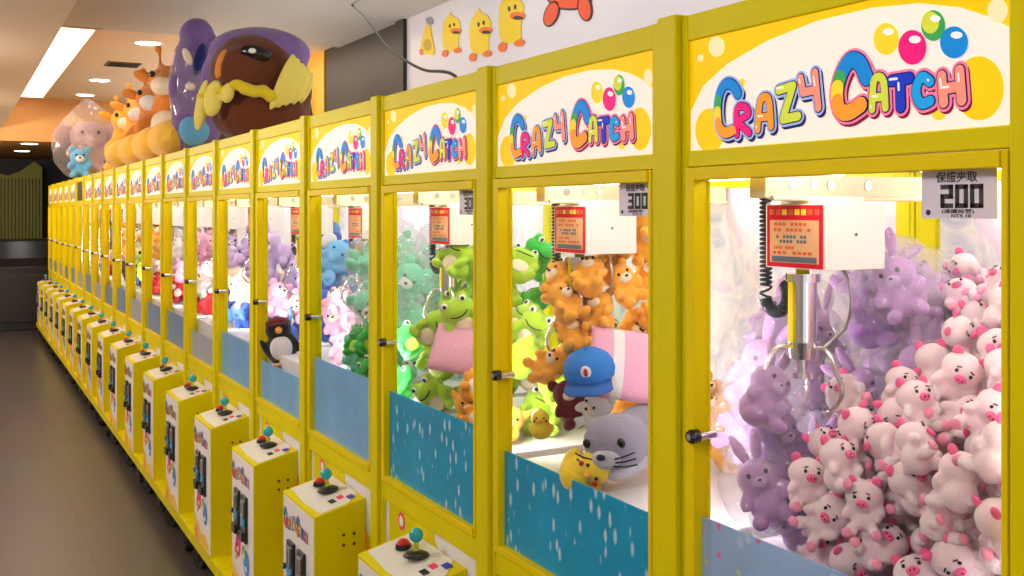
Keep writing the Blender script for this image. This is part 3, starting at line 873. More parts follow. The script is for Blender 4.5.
def heap(k, balls, chooser, rg, keep_hidden, parts=True, tilt=55, anywhere=False):
    """toys at the packed places, each labelled by tier and by its place in the tier"""
    seen = []; hid = []
    for s in balls: (seen if anywhere or visible(k, s, balls) >= 2 else hid).append(s)
    info = {}
    groups = {}
    for s in seen:
        kind, cols, bag, nm = chooser(s)
        groups.setdefault((kind, tuple(cols), bag, nm), []).append(s)
    for (kind, cols, bag, nm), L in groups.items():
        L.sort(key=lambda s: proj((s[0] + DS, s[1] + S0 + k * W, s[2]))[1])
        nt = max(1, min(9, round(math.sqrt(len(L) * .75))))
        per = math.ceil(len(L) / nt)
        for t in range(nt):
            row = L[t * per:(t + 1) * per]
            row.sort(key=lambda s: proj((s[0] + DS, s[1] + S0 + k * W, s[2]))[0])
            tier = 'topmost' if t == 0 else ORD[t]
            for i, s in enumerate(row):
                base = look_of(kind, cols, bag)
                mach = 'nearest machine' if k == 0 else ORD[k] + ' machine'
                if len(L) == 1: lab = '%s behind the glass of the %s' % (base, mach)
                elif nt == 1: lab = '%s, %s from the knob side, %s' % (base, ORD[i], mach)
                else: lab = '%s, %s from the knob side, %s tier, %s' % (base, ORD[i], tier, mach)
                place_toy(k, s, kind, cols, bag, nm, lab, rg, parts, tilt)
    if keep_hidden:
        for s in hid:
            kind, cols, bag, nm = chooser(s)
            mach = 'nearest machine' if k == 0 else ORD[k] + ' machine'
            place_toy(k, s, kind, cols, bag, nm, '%s buried under others in the %s' % (look_of(kind, cols, bag), mach), rg, parts, tilt)
def place_toy(k, s, kind, cols, bag, nm, lab, rg, parts, tilt):
    yaw = R(rg.uniform(180 + 10, 270 + 10) if rg.random() < .75 else rg.uniform(0, 360))
    rot = (R(rg.uniform(-tilt, tilt)), R(rg.uniform(-tilt, tilt * .4)), yaw)
    sc = s[3] * rg.uniform(.94, 1.06)
    o = plush(nm, kind, cols, (s[0] + DS, s[1] + S0 + k * W, s[2]), sc, rot, bag, parts)
    tag(o, lab, 'plush toy', '%s plush in the %s machine' % (kind, ORD[k])); TOTAL[0] += 1

def fixed(k, existing, name, kind, cols, px, py, D, scale, rot, label, cat='plush toy', bag=False, zmin=None):
    p = P(px, py, D)
    if zmin is not None: p.z = zmin
    o = plush(name, kind, cols, p, scale, rot, bag)
    tag(o, label, cat)
    existing.append((p.x - DS, p.y - S0 - k * W, p.z, scale * .85))
    return o

# --- nearest machine: purple rabbits against the far pane, piglet heap rising to the back
rg = random.Random(21); ex = []
pur = pack(ex, (.27, .60, .47, .724), lambda x, y: 1.60 if y > .5 else 1.52, .068, 60, rg, pr=.68)
pur += pack(ex, (.045, .29, .575, .726), lambda x, y: 1.42 if x < .14 else 1.34, .068, 30, rg, pr=.68)
pig = pack(ex, (.042, .60, .030, .66), lambda x, y: 1.305 + .35 * (x / .56) ** .8 - .15 * min(1, max(0, (y - .34) / .26)) * (1 - x / .62), 0.0485, 320, rg, pr=.70, cand=10)
allb = pur + pig
ids = {id(s): 0 for s in pur}
heap(0, allb, lambda s: (('rabbit', ('lilac', 'lav') if hash(round(s[0] * 997)) % 4 else ('lilacd', 'lilac'), True, 'rabbit_plush') if id(s) in ids else ('piglet', ('pigpink', 'hot', 'blush'), False, 'piglet_plush')), rg, True)

# --- second machine
rg = random.Random(5); ex = []
fixed(1, ex, 'seal_plush', 'seal', ('grey', 'lgrey'), 628, 434, 1.31, .135, (R(8), R(12), R(212)), 'big grey whiskered seal plush lying above the yellow chick')
fixed(1, ex, 'chick_plush', 'chick', ('yellow', 'orange', 'red'), 588, 470, 1.205, .082, (R(-58), R(10), R(215)), 'yellow chick plush with red cheeks lying under the grey seal')
fixed(1, ex, 'bear_plush', 'bear', ('dred', 'cream'), 572, 404, 1.285, .070, (R(20), R(-20), R(240)), 'maroon bear plush slumped under the blue cap')
fixed(1, ex, 'bear_plush', 'bear', ('white', 'cream'), 598, 410, 1.31, .066, (R(-30), R(10), R(190)), 'white bear plush between the maroon bear and the grey seal')
fixed(1, ex, 'chick_plush', 'chick', ('yellow', 'orange', 'red'), 541, 424, 1.215, .045, (R(0), R(0), R(235)), 'small yellow chick plush at the foot of the orange bears')
ex.append((.125, .50, 1.33, .055)); ex.append((.215, .54, 1.33, .07))
def pxof(k, x, y): return proj((x + DS, y + S0 + k * W, 1.3))[0]
def HB(x, y):
    px = pxof(1, x, y)
    if px > 655: return 1.30
    if px > 552 and y < .565: return 1.10
    return 1.42 + .30 * min(1, x / .3)
pr2 = pack(ex, (.20, .60, .035, .25), lambda x, y: 1.50, .080, 20, random.Random(4), pr=.74)
i2 = {id(s) for s in pr2}
ora = pack(ex, (.045, .60, .30, .728), HB, .064, 90, rg, pr=.7)
ora2 = pack(ex, (.20, .60, .22, .42), lambda x, y: 1.24 + .12 * (x - .2) / .4, .068, 20, rg, pr=.7)
heap(1, ora + ora2, lambda s: ('bear', ('orange', 'cream'), False, 'bear_plush'), rg, False)
heap(1, pr2, lambda s: ('rabbit', ('lilac', 'lav'), True, 'rabbit_plush'), rg, False, anywhere=True)
# blue cap on the bears
def cap_obj():
    b = MB()
    for_r = []
    n = 20
    prof = [(1.0, 0), (1.02, .25), (.95, .5), (.78, .72), (.5, .88), (.2, .95), (.02, .96)]
    vs = []
    for r_, z in prof:
        for i in range(n): vs.append((r_ * math.cos(2 * math.pi * i / n), r_ * .95 * math.sin(2 * math.pi * i / n), z))
    b.add(vs, [(j * n + i, j * n + (i + 1) % n, (j + 1) * n + (i + 1) % n, (j + 1) * n + i) for j in range(len(prof) - 1) for i in range(n)], 0, True)
    o = link('baseball_cap', b.mesh('cap_crown', mat('cap_blue', srgb(20, 118, 205), .7, bump=.2, bscale=60)))
    v = MB(); ring = []
    for i in range(13):
        a = R(-62 + i * 124 / 12)
        ring.append(((.96 * math.cos(a), .91 * math.sin(a), .04), (.96 * math.cos(a) + .75 * math.cos(a * .75), 1.02 * math.sin(a), -.10 - .12 * abs(math.sin(a)))))
    vs = [p for q in ring for p in q] + [(p[0], p[1], p[2] - .05) for q in ring for p in q]
    m = 26
    fs = []
    for i in range(12):
        a = i * 2
        fs += [(a, a + 1, a + 3, a + 2), (m + a, m + a + 2, m + a + 3, m + a + 1), (a + 1, m + a + 1, m + a + 3, a + 3), (a, a + 2, m + a + 2, m + a)]
    v.add(vs, fs, 0, True)
    link('visor', v.mesh('visor', mat('cap_blue_dark', srgb(14, 90, 170), .7)), o)
    bd = MB(); bd.ell((.97, 0, .48), (.05, .2, .24), 0).ell((1.02, 0, .48), (.03, .08, .16), 1)
    link('badge', bd.mesh('badge', [WHT, mat('badge_red', srgb(200, 40, 40), .5)]), o)
    b3 = MB().ell((0, 0, .97), .09, 0); link('button', b3.mesh('button', MATS['cap_blue']), o)
    return o
cp = cap_obj(); p = P(590, 374, 1.275); cp.location = p; cp.scale = (.062,) * 3; cp.rotation_euler = (R(6), R(14), R(232))
tag(cp, 'blue cap with a white badge resting on the orange bears', 'cap')
def cushion(name, loc, size, rot, m1, m2=None, stripes=0):
    b = MB(); n = 16; vs = []; fs = []
    for side in (1, -1):
        for i in range(n + 1):
            for j in range(n + 1):
                u, v = i / n * 2 - 1, j / n * 2 - 1
                h = (max(0, 1 - u * u) * max(0, 1 - v * v)) ** .42
                sx = 1 - .08 * (1 - abs(v)) ** 0 * (v * v) * (1 - u * u)
                vs.append((u * (1 - .07 * (1 - v * v) * 0), v, side * h * .34))
    g = n + 1
    for sd in range(2):
        o = sd * g * g
        for i in range(n):
            for j in range(n):
                f = (o + i * g + j, o + (i + 1) * g + j, o + (i + 1) * g + j + 1, o + i * g + j + 1)
                b.add([], [], 0)
                fs.append((f if sd == 0 else f[::-1], 1 if stripes and (j // 2) % 4 == 1 else 0))
    b.v = vs
    for f, mi in fs: b.f.append(list(f)); b.m.append(mi); b.sm.append(True)
    me = b.mesh(name, [m1, m2 or m1])
    bm = bmesh.new(); bm.from_mesh(me); bmesh.ops.remove_doubles(bm, verts=bm.verts, dist=1e-4); bmesh.ops.recalc_face_normals(bm, faces=bm.faces); bm.to_mesh(me); bm.free()
    o = link(name, me); o.location = loc; o.scale = size; o.rotation_euler = rot
    return o
c = cushion('cushion', P(632, 366, 1.37), (.085, .10, .085), (R(20), R(-62), R(50)), PC['pink'], PC['white'], 1)
tag(c, 'pink cushion with white stripes leaning behind the blue cap', 'cushion')

# --- third machine
rg = random.Random(8); ex = []
c = cushion('cushion', P(461, 350, 1.29), (.075, .085, .075), (R(15), R(-55), R(40)), PC['pink'])
tag(c, 'plain pink cushion behind orange foxes in the third machine', 'cushion'); ex.append((.145, .47, 1.3, .06))
f3 = pack(ex, (.045, .17, .05, .50), lambda x, y: 1.315, .066, 24, rg, pr=.7)
g3 = pack(ex, (.045, .60, .05, .726), lambda x, y: (1.62 if y > .5 else 1.42) if x > .17 else (1.46 if y > .5 else 1.10), .080, 54, rg, pr=.68)
i3 = {id(s) for s in f3}
heap(2, g3 + f3, lambda s: ('fox', ('orange', 'white'), False, 'fox_plush') if id(s) in i3 else (('frog', ('lime', 'cream'), False, 'frog_plush') if s[0] < .42 else ('frog', ('green', 'lime'), False, 'frog_plush')), rg, False)

# --- fourth: bagged green bears, bright frogs in front
rg = random.Random(9); ex = []
f4 = pack(ex, (.045, .20, .03, .55), lambda x, y: 1.335, .072, 24, rg, pr=.7)
t4 = pack(ex, (.05, .60, .30, .722), lambda x, y: 1.60 if y > .5 else 1.50, .10, 26, rg, pr=.68)
i4 = {id(s) for s in f4}
heap(3, t4 + f4, lambda s: (('frog', ('green', 'lime'), False, 'frog_plush') if hash(round(s[1] * 991)) % 3 else ('frog', ('dgreen', 'lime'), False, 'frog_plush')) if id(s) in i4 else ('bear', ('teal', 'white'), True, 'bear_plush'), rg, False)

# --- fifth
rg = random.Random(12); ex = []
fixed(4, ex, 'penguin_plush', 'penguin', ('black', 'white', 'orange', 'dred'), 280, 341, 1.212, .108, (R(8), R(-10), R(255)), 'black penguin plush with a maroon cap behind the fifth machine glass')
b5 = pack(ex, (.05, .60, .36, .722), lambda x, y: 1.10 if x < .18 and y < .66 else 1.60 if y > .5 else 1.48, .095, 32, rg, pr=.68)
p5 = pack(ex, (.12, .60, .03, .40), lambda x, y: 1.38, .08, 22, rg, pr=.7)
i5 = {id(s) for s in p5}
heap(4, b5 + p5, lambda s: ('bear', ('pink', 'cream'), False, 'bear_plush') if id(s) in i5 else (('elephant', ('blue', 'sky'), False, 'elephant_plush') if hash(round(s[2] * 991)) % 3 else ('elephant', ('sky', 'white'), False, 'elephant_plush')), rg, False)

# --- the rest: one colour family per machine
FAM = [
    [('rabbit', ('lav', 'white')), ('bear', ('pink', 'cream')), ('elephant', ('blue', 'sky'))],
    [('rabbit', ('lav', 'white')), ('bear', ('cream', 'white')), ('elephant', ('blue', 'sky'))],
    [('bear', ('pink', 'white')), ('bear', ('white', 'cream')), ('bear', ('red', 'cream'))],
    [('rabbit', ('white', 'pink')), ('bear', ('pink', 'white')), ('fox', ('red', 'white'))],
    [('bear', ('orange', 'cream')), ('bear', ('white', 'cream')), ('bear', ('red', 'cream'))],
    [('bear', ('cream', 'white')), ('frog', ('lime', 'cream')), ('elephant', ('navy', 'sky'))],
    [('bear', ('orange', 'cream')), ('bear', ('pink', 'white')), ('bear', ('brown', 'cream'))],
    [('elephant', ('grey', 'lgrey')), ('bear', ('orange', 'cream')), ('bear', ('red', 'cream'))],
    [('chick', ('yellow', 'orange', 'red')), ('bear', ('white', 'cream')), ('elephant', ('blue', 'sky'))],
]
for k in range(5, NM):
    rg = random.Random(40 + k); ex = []
    fam = FAM[(k - 5)] if k - 5 < len(FAM) else FAM[2 + (k - 5) % 7]
    r = .095 if k < 9 else .11
    bb = pack(ex, (.05, .42 if k < 9 else .34, .05, .722), lambda x, y: 1.58 if y > .40 else 1.40, r, 30 if k < 9 else 20, rg, pr=.68)
    def ch(s, fam=fam):
        a = fam[0] if s[2] > 1.34 else fam[1] if s[2] > 1.24 else fam[2]
        return (a[0], a[1], False, a[0] + '_plush')
    heap(k, bb, ch, rg, False, parts=(k < 8))

# ------------------------------------------------------------------ big plush on top of the machines
TOP = 2.054
def face_rot(p): return math.atan2(-p[1], -p[0])
# brown bird with a yellow ruff in a violet hood
p = P(256, 100, 1.42); p.z = TOP
b = MB(); b.ell((0, -.01, .38), (.24, .235, .225)); b.ell((-.03, .03, .16), (.26, .27, .17)); b.ell((.14, -.05, .38), (.13, .15, .13)); b.ell((0, .16, .34), (.12, .13, .2), 0, Euler((R(20), 0, 0)))
bo = link('bird_plush', remeshed(b, 'bird_body', [PC['brown']], .025)); bo.location = p; bo.rotation_euler = (0, 0, face_rot(p))
tag(bo, 'huge brown bird plush with yellow ruff standing on the machine tops', 'plush toy')
b = MB()
def ry(y): return .02 + .235 * math.cos(math.asin(max(-1, min(1, y / .30))))
for i in range(9):
    y = -.26 + i * .042; b.ell((ry(y), y, .285 - .012 * abs(i - 4) + .01 * math.sin(i * 2)), (.035, .04, .022 + .012 * (i > 4)))
link('ruff', remeshed(b, 'ruff', [PC['gold']], .011), bo)
b = MB()
for y, zz, h, w in ((-.27, .19, .14, .035), (-.21, .22, .10, .05), (-.14, .245, .055, .035)): b.ell((ry(y) + .012, y, zz), (.03, w, h), 0, Euler((R(-10), 0, 0)))
link('ruff_lobe', remeshed(b, 'ruff_lobe', [fur('pale_gold', (240, 222, 110))], .011), bo)
b = MB()
for i in range(5):
    y = .13 + .032 * i; b.ell((ry(y) + .012, y, .31 - .004 * i), (.03, .026, .165 - .018 * i), 0, Euler((R(-22), 0, 0)))
link('wing_fringe', remeshed(b, 'wing_fringe', [fur('pale_gold', (240, 222, 110))], .010), bo)
b = MB(); b.ell((.235, .0, .455), (.03, .085, .040), 0, Euler((R(-10), 0, 0))).ell((.262, -.018, .462), (.008, .02, .014), 1)  # small white spot is a glint painted onto the black eye
link('eye', b.mesh('eye', [EYEM, WHT]), bo)
b = MB(); b.ell((.175, -.17, .40), (.03, .03, .08), 0, Euler((R(-15), 0, 0))); link('cheek_patch', b.mesh('cheek_patch', PC['tan']), bo)
b = MB(); b.ell((-.08, .02, .50), (.24, .28, .14)); b.ell((-.15, 0, .38), (.16, .30, .22)); link('hood', remeshed(b, 'hood', [PC['purple']], .025), bo)
# violet plush with crescent, in a bag
p = P(197, 95, 1.36); p.z = TOP
b = MB(); b.ell((0, 0, .26), (.19, .20, .28)); b.ell((0, 0, .62), (.19, .19, .34)); b.ell((0, 0, .90), (.13, .14, .14)); b.ell((.05, .14, .74), (.09, .09, .16)); b.ell((.06, -.13, .50), (.09, .09, .16))
vo = link('violet_plush', remeshed(b, 'violet_body', [PC['purple']], .022)); vo.location = p; vo.rotation_euler = (0, 0, face_rot(p)); vo.scale = (.80, .80, .84)
tag(vo, 'tall violet bagged plush with cream patch beside the brown bird', 'plush toy')
b = MB(); b.ell((.17, -.07, .72), (.035, .032, .07), 0, Euler((R(25), 0, 0))).ell((.17, -.05, .50), (.04, .04, .03)); link('cream_patch', b.mesh('cream_patch', PC['cream']), vo)
b = MB(); b.ell((.172, .02, .70), (.04, .045, .13), 0, Euler((R(-12), 0, 0))); link('navy_crescent', b.mesh('navy_crescent', PC['navy']), vo)
b = MB(); b.ell((.14, -.02, .18), (.07, .12, .12)); link('belly', b.mesh('belly', PC['sky']), vo)
g = link('plastic_bag', bag_mesh(), vo); g.scale = (.215, .215, .46); g.location = (0, 0, .50); g['label'] = 'clear crinkled plastic bag'
# orange giraffes
for i, (px, top, h) in enumerate(((169, 62, .88), (152, 86, .80), (137, 95, .76), (123, 104, .74))):
    p = P(px, 100, 1.42); sc = h / 2.05; p.z = TOP + 1.0 * sc
    cols = [('tan', 'cream'), ('tan', 'white'), ('orange', 'white'), ('orange', 'cream')][i]
    o = plush('giraffe_plush', 'giraffe', cols, p, sc, (0, 0, face_rot(p) + R(-12 + 6 * i)))
    tag(o, 'orange giraffe plush on the machine tops, %s behind the violet plush' % ORD[i], 'plush toy', 'giraffe plush on the machine tops')
# yellow bolsters in front of them
for i, (px, D) in enumerate(((170, 1.24), (152, 1.24), (136, 1.24), (122, 1.24))):
    p = P(px, 160, D)
    b = MB(); n = 9
    b.tube([(0, -.30 + .6 * j / n, 0) for j in range(n + 1)], [.05, .105, .118, .12, .12, .12, .12, .118, .105, .05], 0, 16)
    b.tube([(0, -.315, 0), (0, -.295, 0)], [.025, .05], 0, 12); b.tube([(0, .295, 0), (0, .315, 0)], [.05, .025], 0, 12)
    o = link('bolster_cushion', b.mesh('bolster_cushion', fur('amber', (252, 196, 74)))); o.location = (p.x, p.y, TOP + .12); o.scale = (1, 1, 1)
    tag(o, 'yellow bolster cushion on the machine tops before the %s orange giraffe' % ORD[i], 'cushion', 'yellow bolsters on the machine tops')
# rose-grey elephant in a bag at the end of the row
p = P(88, 140, 1.36); p.z = TOP + .37
o = plush('elephant_plush', 'elephant', ('rosegrey', 'rosegrey'), p, .36, (0, 0, face_rot(p) + R(8)), True)
tag(o, 'big rose-grey bagged elephant plush on the machine tops near the row end', 'plush toy')
p = P(80, 165, 1.22)
o = plush('bear_plush', 'bear', ('sky', 'white'), (p.x, p.y, TOP + .17), .19, (0, 0, face_rot(p)))
tag(o, 'small blue bear plush on the machine tops before the rose-grey elephant', 'plush toy')

# ------------------------------------------------------------------ room
CEIL = 3.20
floor_m = bpy.data.materials.new('polished_floor'); floor_m.use_nodes = True
nt = floor_m.node_tree; bs = nt.nodes['Principled BSDF']
tc = nt.nodes.new('ShaderNodeTexCoord'); br = nt.nodes.new('ShaderNodeTexBrick')
br.offset = 0; br.inputs['Scale'].default_value = 1.0
br.inputs['Brick Width'].default_value = .6; br.inputs['Row Height'].default_value = .6; br.inputs['Mortar Size'].default_value = .003
br.inputs['Color1'].default_value = srgb(90, 81, 79); br.inputs['Color2'].default_value = srgb(85, 77, 75); br.inputs['Mortar'].default_value = srgb(62, 58, 57)
n = nt.nodes.new('ShaderNodeTexNoise'); n.inputs['Scale'].default_value = 1.6; n.inputs['Detail'].default_value = 3
mx = nt.nodes.new('ShaderNodeMix'); mx.data_type = 'RGBA'; mx.blend_type = 'MULTIPLY'; mx.inputs[0].default_value = .6
nt.links.new(tc.outputs['Object'], br.inputs['Vector']); nt.links.new(tc.outputs['Object'], n.inputs['Vector'])
nt.links.new(br.outputs['Color'], mx.inputs[6]); nt.links.new(n.outputs['Color'], mx.inputs[7])
nt.links.new(mx.outputs[2], bs.inputs['Base Color'])
mr = nt.nodes.new('ShaderNodeMapRange'); mr.inputs['To Min'].default_value = .26; mr.inputs['To Max'].default_value = .36
nt.links.new(n.outputs['Fac'], mr.inputs['Value']); nt.links.new(mr.outputs[0], bs.inputs['Roughness'])
struct(link('floor', MB().box(-2.2, 3.2, -3, 20.5, -.1, 0).mesh('floor', floor_m)))
CEILM = mat('ceiling_paint', srgb(222, 198, 176), .7, vary=.06, vscale=1.2)
CEILN = mat('ceiling_paint_grey', srgb(196, 192, 188), .7, vary=.08, vscale=1.0)
struct(link('ceiling', MB().box(.566, 3.2, 8.94, 20.5, CEIL, CEIL + .1, 0).box(-2.2, 3.2, -3, 8.94, CEIL - .03, CEIL + .1, 1).mesh('ceiling', [CEILM, CEILN])))
struct(link('trim_soffit', MB().box(-2.2, .566, 8.94, 20.5, 2.80, CEIL + .1).box(-2.2, .566, -3, 8.94, 2.80, CEIL - .03).mesh('trim_soffit', CEILM)))
struct(link('trim_bulkhead', MB().box(-2.2, 3.05, 15.2, 20.5, 2.63, CEIL).mesh('trim_bulkhead', mat('warm_bulkhead', srgb(226, 168, 104), .6))))
DARK = mat('dark_wall_paint', srgb(24, 19, 18), .5)
WALLW = mat('white_wall_board', srgb(228, 226, 236), .35)
struct(link('wall_right', MB().box(3.05, 3.2, -3, 7.4, 0, CEIL, 0).box(3.05, 3.2, 7.4, 9.35, 0, CEIL, 1).box(3.04, 3.2, 9.35, 10.6, 0, CEIL, 2).box(3.05, 3.2, 10.6, 20.5, 0, CEIL, 1).box(3.02, 3.06, 7.36, 7.52, 0, CEIL, 1).mesh('wall_right', [WALLW, DARK, mat('amber_wall_panel', srgb(232, 178, 30), .5)])))
struct(link('wall_left', MB().box(-2.35, -2.2, -3, 20.5, 0, CEIL).mesh('wall_left', mat('left_wall_paint', srgb(196, 186, 176), .6))))
struct(link('wall_back', MB().box(-2.2, 3.2, 20.5, 20.65, 0, CEIL).mesh('wall_back', DARK)))
# lit ceiling trough
lt = link('ceiling_light', MB().box(.575, 1.02, 8.96, 14.9, CEIL - .012, CEIL + .002).mesh('light_diffuser', mat('trough_light', (1, .80, .58), emit=3.2)))
tag(lt, 'long warm light panel set in the ceiling above the aisle', 'ceiling light')
fr = MB(); fr.box(1.02, 1.05, 8.93, 14.93, CEIL - .02, CEIL + .002); fr.box(.567, 1.05, 8.90, 8.96, CEIL - .04, CEIL + .002)
link('frame', fr.mesh('frame', CEILM), lt)
DL = mat('downlight_lamp', (1, .93, .88), emit=14)
for (x, y, z, lab) in ((1.524, 9.69, CEIL, 'round recessed downlight nearest the violet plush'), (1.47, 12.7, CEIL, 'round recessed downlight beyond the ceiling vent'), (1.49, 14.4, CEIL, 'round recessed downlight just before the orange bulkhead'),
                       (.917, 15.75, 2.63, 'round downlight under the bulkhead edge'), (.928, 17.7, 2.63, 'round downlight deeper under the bulkhead')):
    b = MB(); nn = 24
    rr = [(.10, -.004), (.14, -.004), (.145, 0.002)]
    vs = [(r_ * math.cos(2 * math.pi * i / nn), r_ * math.sin(2 * math.pi * i / nn), z_) for r_, z_ in rr for i in range(nn)]
    b.add(vs, [(j * nn + i, j * nn + (i + 1) % nn, (j + 1) * nn + (i + 1) % nn, (j + 1) * nn + i) for j in range(2) for i in range(nn)], 0, True)
    d = link('downlight', b.mesh('downlight_rim', OFFW), None, (x, y, z))
    tag(d, lab, 'ceiling light', 'recessed downlights')
    link('lamp', MB().cyl((0, 0, -.006), (0, 0, .002), .105, .105, 0, 24).mesh('lamp', DL), d)
b = MB(); b.box(-.16, .16, -.16, .16, -.012, .002, 0)
for i in range(7): b.box(-.14, .14, -.14 + i * .04, -.125 + i * .04, -.018, -.008, 1)
v = link('ceiling_vent', b.mesh('ceiling_vent', [mat('vent_brown', srgb(110, 84, 66), .6), DARK]), None, (1.52, 11.2, CEIL)); tag(v, 'dark square ceiling vent between two downlights', 'vent')

# striped board, black counter at the end of the aisle
b = MB()
b.prism([(.45, 1.05), (1.34, 1.05), (1.34, 2.45), (1.22, 2.56), (1.0, 2.38), (.8, 2.30), (.62, 2.36), (.45, 2.30)], 'y', 19.6, 19.68, 0)
for i in range(16): b.box(.48 + i * .054, .497 + i * .054, 19.585, 19.6, 1.08, 2.26, 1)
b.box(.55, .60, 19.62, 19.68, 0, 1.05, 2); b.box(1.2, 1.25, 19.62, 19.68, 0, 1.05, 2)
o = link('display_board', b.mesh('display_board', [mat('board_green', srgb(150, 150, 24), .5), mat('board_stripe', srgb(70, 74, 20), .5), BLACK])); tag(o, 'olive striped board standing at the end of the aisle', 'board')
b = MB()
b.prism([(16.3, 0), (17.4, 0), (17.4, 1.28), (16.9, 1.25), (16.45, 1.02), (16.3, .9)], 'x', .35, 1.28, 0)
b.box(.40, 1.2, 16.28, 16.31, .12, .80, 1)
o = link('counter', b.mesh('counter', [mat('counter_black', (.012, .011, .012), .35), mat('counter_panel', (.025, .022, .024), .3)], .01)); tag(o, 'low black counter at the end of the aisle under the striped board', 'counter')

# ducks painted on cut-out sheets on the white wall
WX = 3.048
duck_mats = [mat('decal_yellow', srgb(246, 214, 34), .45), mat('decal_orange', srgb(244, 120, 40), .45), mat('decal_ink', srgb(60, 40, 30), .45), mat('decal_shade', srgb(206, 170, 30), .45), mat('decal_grey', srgb(150, 150, 170), .45)]
def flat_ell(b, cx, cy, rx, ry, mi, layer, rot=0, n=24, D=WX):
    pts = []
    for i in range(n):
        a = 2 * math.pi * i / n; x, y = rx * math.cos(a), ry * math.sin(a)
        q = P(cx + x * math.cos(rot) - y * math.sin(rot), cy + x * math.sin(rot) + y * math.cos(rot), D)
        pts.append((q.y, q.z))
    b.prism(pts, 'x', D - .004 - .0015 * layer, D, mi)
def duck(cx, cy, s, lab, crest=True):
    b = MB()
    body = [(-13, 16), (-14, 0), (-12, -16), (-6, -24), (-2, -30), (1, -24), (8, -22), (13, -14), (12, -4), (10, 6), (10, 18), (5, 23), (-8, 23)]
    pts = [P(cx + x * s * .93, cy + y * s, WX) for x, y in body]
    b.prism([(q.y, q.z) for q in pts], 'x', WX - .005, WX, 0)
    flat_ell(b, cx + 6 * s, cy - 4 * s, 7.5 * s, 4 * s, 1, 2); flat_ell(b, cx + 7 * s, cy - 2 * s, 5 * s, 2 * s, 2, 3)
    flat_ell(b, cx - 2 * s, cy - 11 * s, 1.2 * s, 2.6 * s, 2, 2); flat_ell(b, cx + 4 * s, cy - 13 * s, 1.2 * s, 2.6 * s, 2, 2)
    flat_ell(b, cx - 9 * s, cy + 27 * s, 4 * s, 5 * s, 1, 2, .4); flat_ell(b, cx + 8 * s, cy + 23 * s, 5 * s, 3.4 * s, 1, 2, -.3)
    o = link('duck_decal', b.mesh('duck_decal', duck_mats)); tag(o, lab, 'wall decal', 'duck decals on the white wall')
duck(512, 20, 1.0, 'largest yellow duck decal on the white wall, next to orange figure')
duck(481, 34, .86, 'yellow duck decal on white wall, second largest of the walking ducks')
duck(452, 34, .72, 'yellow duck decal on white wall between the larger duck and small grey-headed one')
b = MB()
pts = [P(x, y, WX) for x, y in ((420, 54), (422, 40), (426, 26), (430, 22), (432, 36), (435, 50), (434, 55))]
b.prism([(q.y, q.z) for q in pts], 'x', WX - .005, WX, 0)
flat_ell(b, 430, 21, 3, 4, 4, 2, -.5); flat_ell(b, 428, 45, 4, 6, 3, 2); flat_ell(b, 422, 52, 2, 3, 1, 3)
tag(link('duck_decal', b.mesh('duck_decal', duck_mats)), 'small pointed yellow duckling decal with grey head at the white wall edge', 'wall decal', 'duck decals on the white wall')
b = MB()
flat_ell(b, 570, -3, 23, 13.5, 2, 0); flat_ell(b, 570, -3.5, 21.5, 12, 1, 1)
for cx, cy, ro in ((552, 14, .35), (585.5, 8, -.15)):
    flat_ell(b, cx, cy, 7.2, 13.5, 2, 1, ro); flat_ell(b, cx, cy, 6, 12, 1, 2, ro)
tag(link('orange_decal', b.mesh('orange_decal', [duck_mats[0], mat('decal_red_orange', srgb(238, 84, 34), .45), duck_mats[2]])), 'red-orange cartoon figure decal with two feet on the white wall', 'wall decal')

# loose cables
cb_m = mat('cable_black', (.015, .013, .013), .5)
def cable(name, pts, r, lab):
    pts = [Vector(p) for p in pts]; out = []
    for i in range(len(pts) - 1):
        p0, p1, p2, p3 = pts[max(i - 1, 0)], pts[i], pts[i + 1], pts[min(i + 2, len(pts) - 1)]
        for j in range(8):
            t = j / 8
            out.append(.5 * ((2 * p1) + (p2 - p0) * t + (2 * p0 - 5 * p1 + 4 * p2 - p3) * t * t + (3 * p1 - p0 - 3 * p2 + p3) * t ** 3))
    out.append(pts[-1])
    o = link(name, MB().tube(out, r, 0, 7).mesh(name, cb_m)); tag(o, lab, 'cable')
a = P(352, 0, 2.50); a.z = CEIL - .03
cable('cable', [a, P(366, 18, 2.42), P(384, 43, 2.3), P(402, 58, 2.15), P(424, 70, 2.0), P(455, 76, 1.86), Vector((1.76, P(480, 80, 1.76).y, 2.046))], .0075, 'black cable drooping from the ceiling to the third machine top')
a = P(320, 26, 2.8); a.z = CEIL
cable('cable', [a + Vector((0, 0, -.005)), P(308, 33, 2.85), P(292, 38, 3.0)], .022, 'short black cable along the ceiling beside the amber wall panel')
cable('cable', [P(300, 52, 3.03), P(303, 70, 3.0), P(308, 92, 3.0), P(312, 118, 3.03)], .010, 'thin black cable hanging down the amber wall panel')

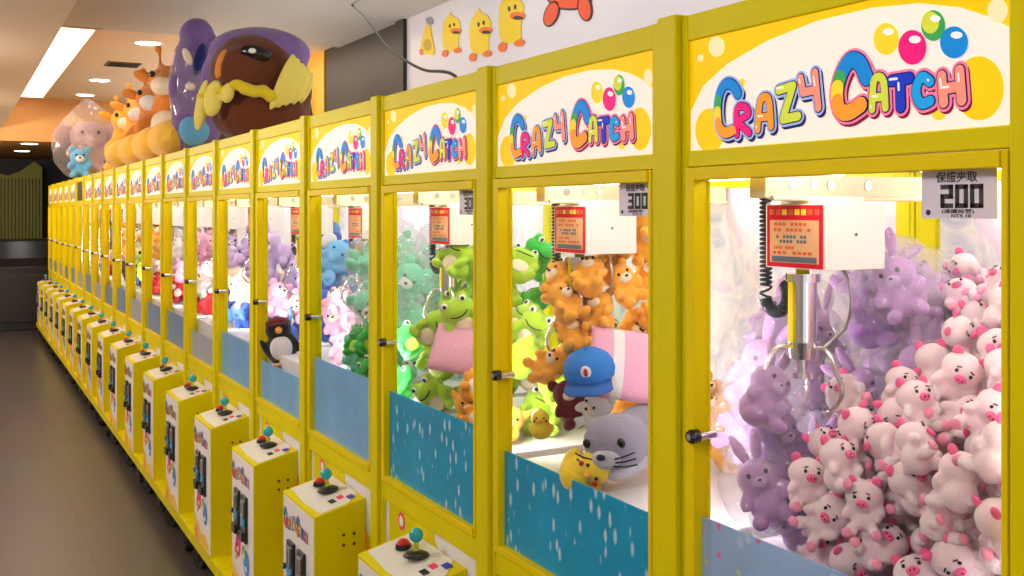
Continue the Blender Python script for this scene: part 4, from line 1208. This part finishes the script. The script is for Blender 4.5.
# ------------------------------------------------------------------ light
wd = bpy.data.worlds.new('world'); SC.world = wd; wd.use_nodes = True
wd.node_tree.nodes['Background'].inputs['Color'].default_value = (.95, .96, 1, 1)
wd.node_tree.nodes['Background'].inputs['Strength'].default_value = .9
def area(name, loc, rot, sx, sy, power, col):
    l = bpy.data.lights.new(name, 'AREA'); l.shape = 'RECTANGLE'; l.size = sx; l.size_y = sy; l.energy = power; l.color = col
    o = bpy.data.objects.new(name, l); COL.objects.link(o); o.location = loc; o.rotation_euler = rot
    return o
def point_fill(loc, power, col, r=.16):
    l = bpy.data.lights.new('aisle_fill', 'POINT'); l.energy = power; l.color = col; l.shadow_soft_size = r
    o = bpy.data.objects.new('aisle_fill', l); COL.objects.link(o); o.location = loc
for y, pw, c in ((.6, 40, (1, .98, .96)), (4.2, 62, (1, .97, .94)), (7.8, 72, (1, .88, .76)), (11.4, 78, (1, .86, .72)), (14.4, 74, (1, .84, .68))):
    point_fill((-.75, y, 2.45), pw, c)  # unseen fill lights, added to brighten the ceiling and machine fronts
area('wall_fill', (2.45, 4.0, CEIL - .06), (0, R(-10), 0), .3, 6.0, 9, (1, .97, .95))  # added fill on the white wall, not a fixture of the room
area('wall_fill', (2.45, 9.6, CEIL - .06), (0, R(-10), 0), .3, 3.0, 12, (1, .85, .7))  # added fill that lifts the amber wall panel

area('upward_fill', (2.35, 4.2, 2.0), (0, R(180 - 12), 0), .2, 8.0, 27, (1, .97, .94))  # upward fill added out of sight behind the machines to lighten the ceiling
area('upward_fill', (2.35, 11.5, 2.0), (0, R(180 - 12), 0), .2, 6.0, 30, (1, .88, .74))  # second added upward fill, further down the row
SC.view_settings.view_transform = 'Standard'
SC.view_settings.look = 'None'
SC.view_settings.gamma = 1
SC.view_settings.exposure = 0.16
SC.view_settings.use_curve_mapping = False
SC.cycles.use_denoising = True
SC.cycles.max_bounces = 8
SC.cycles.diffuse_bounces = 4
SC.cycles.transparent_max_bounces = 40
SC.cycles.sample_clamp_indirect = 6
SC.cycles.caustics_reflective = False
SC.cycles.caustics_refractive = False
print('TOYS', TOTAL[0])
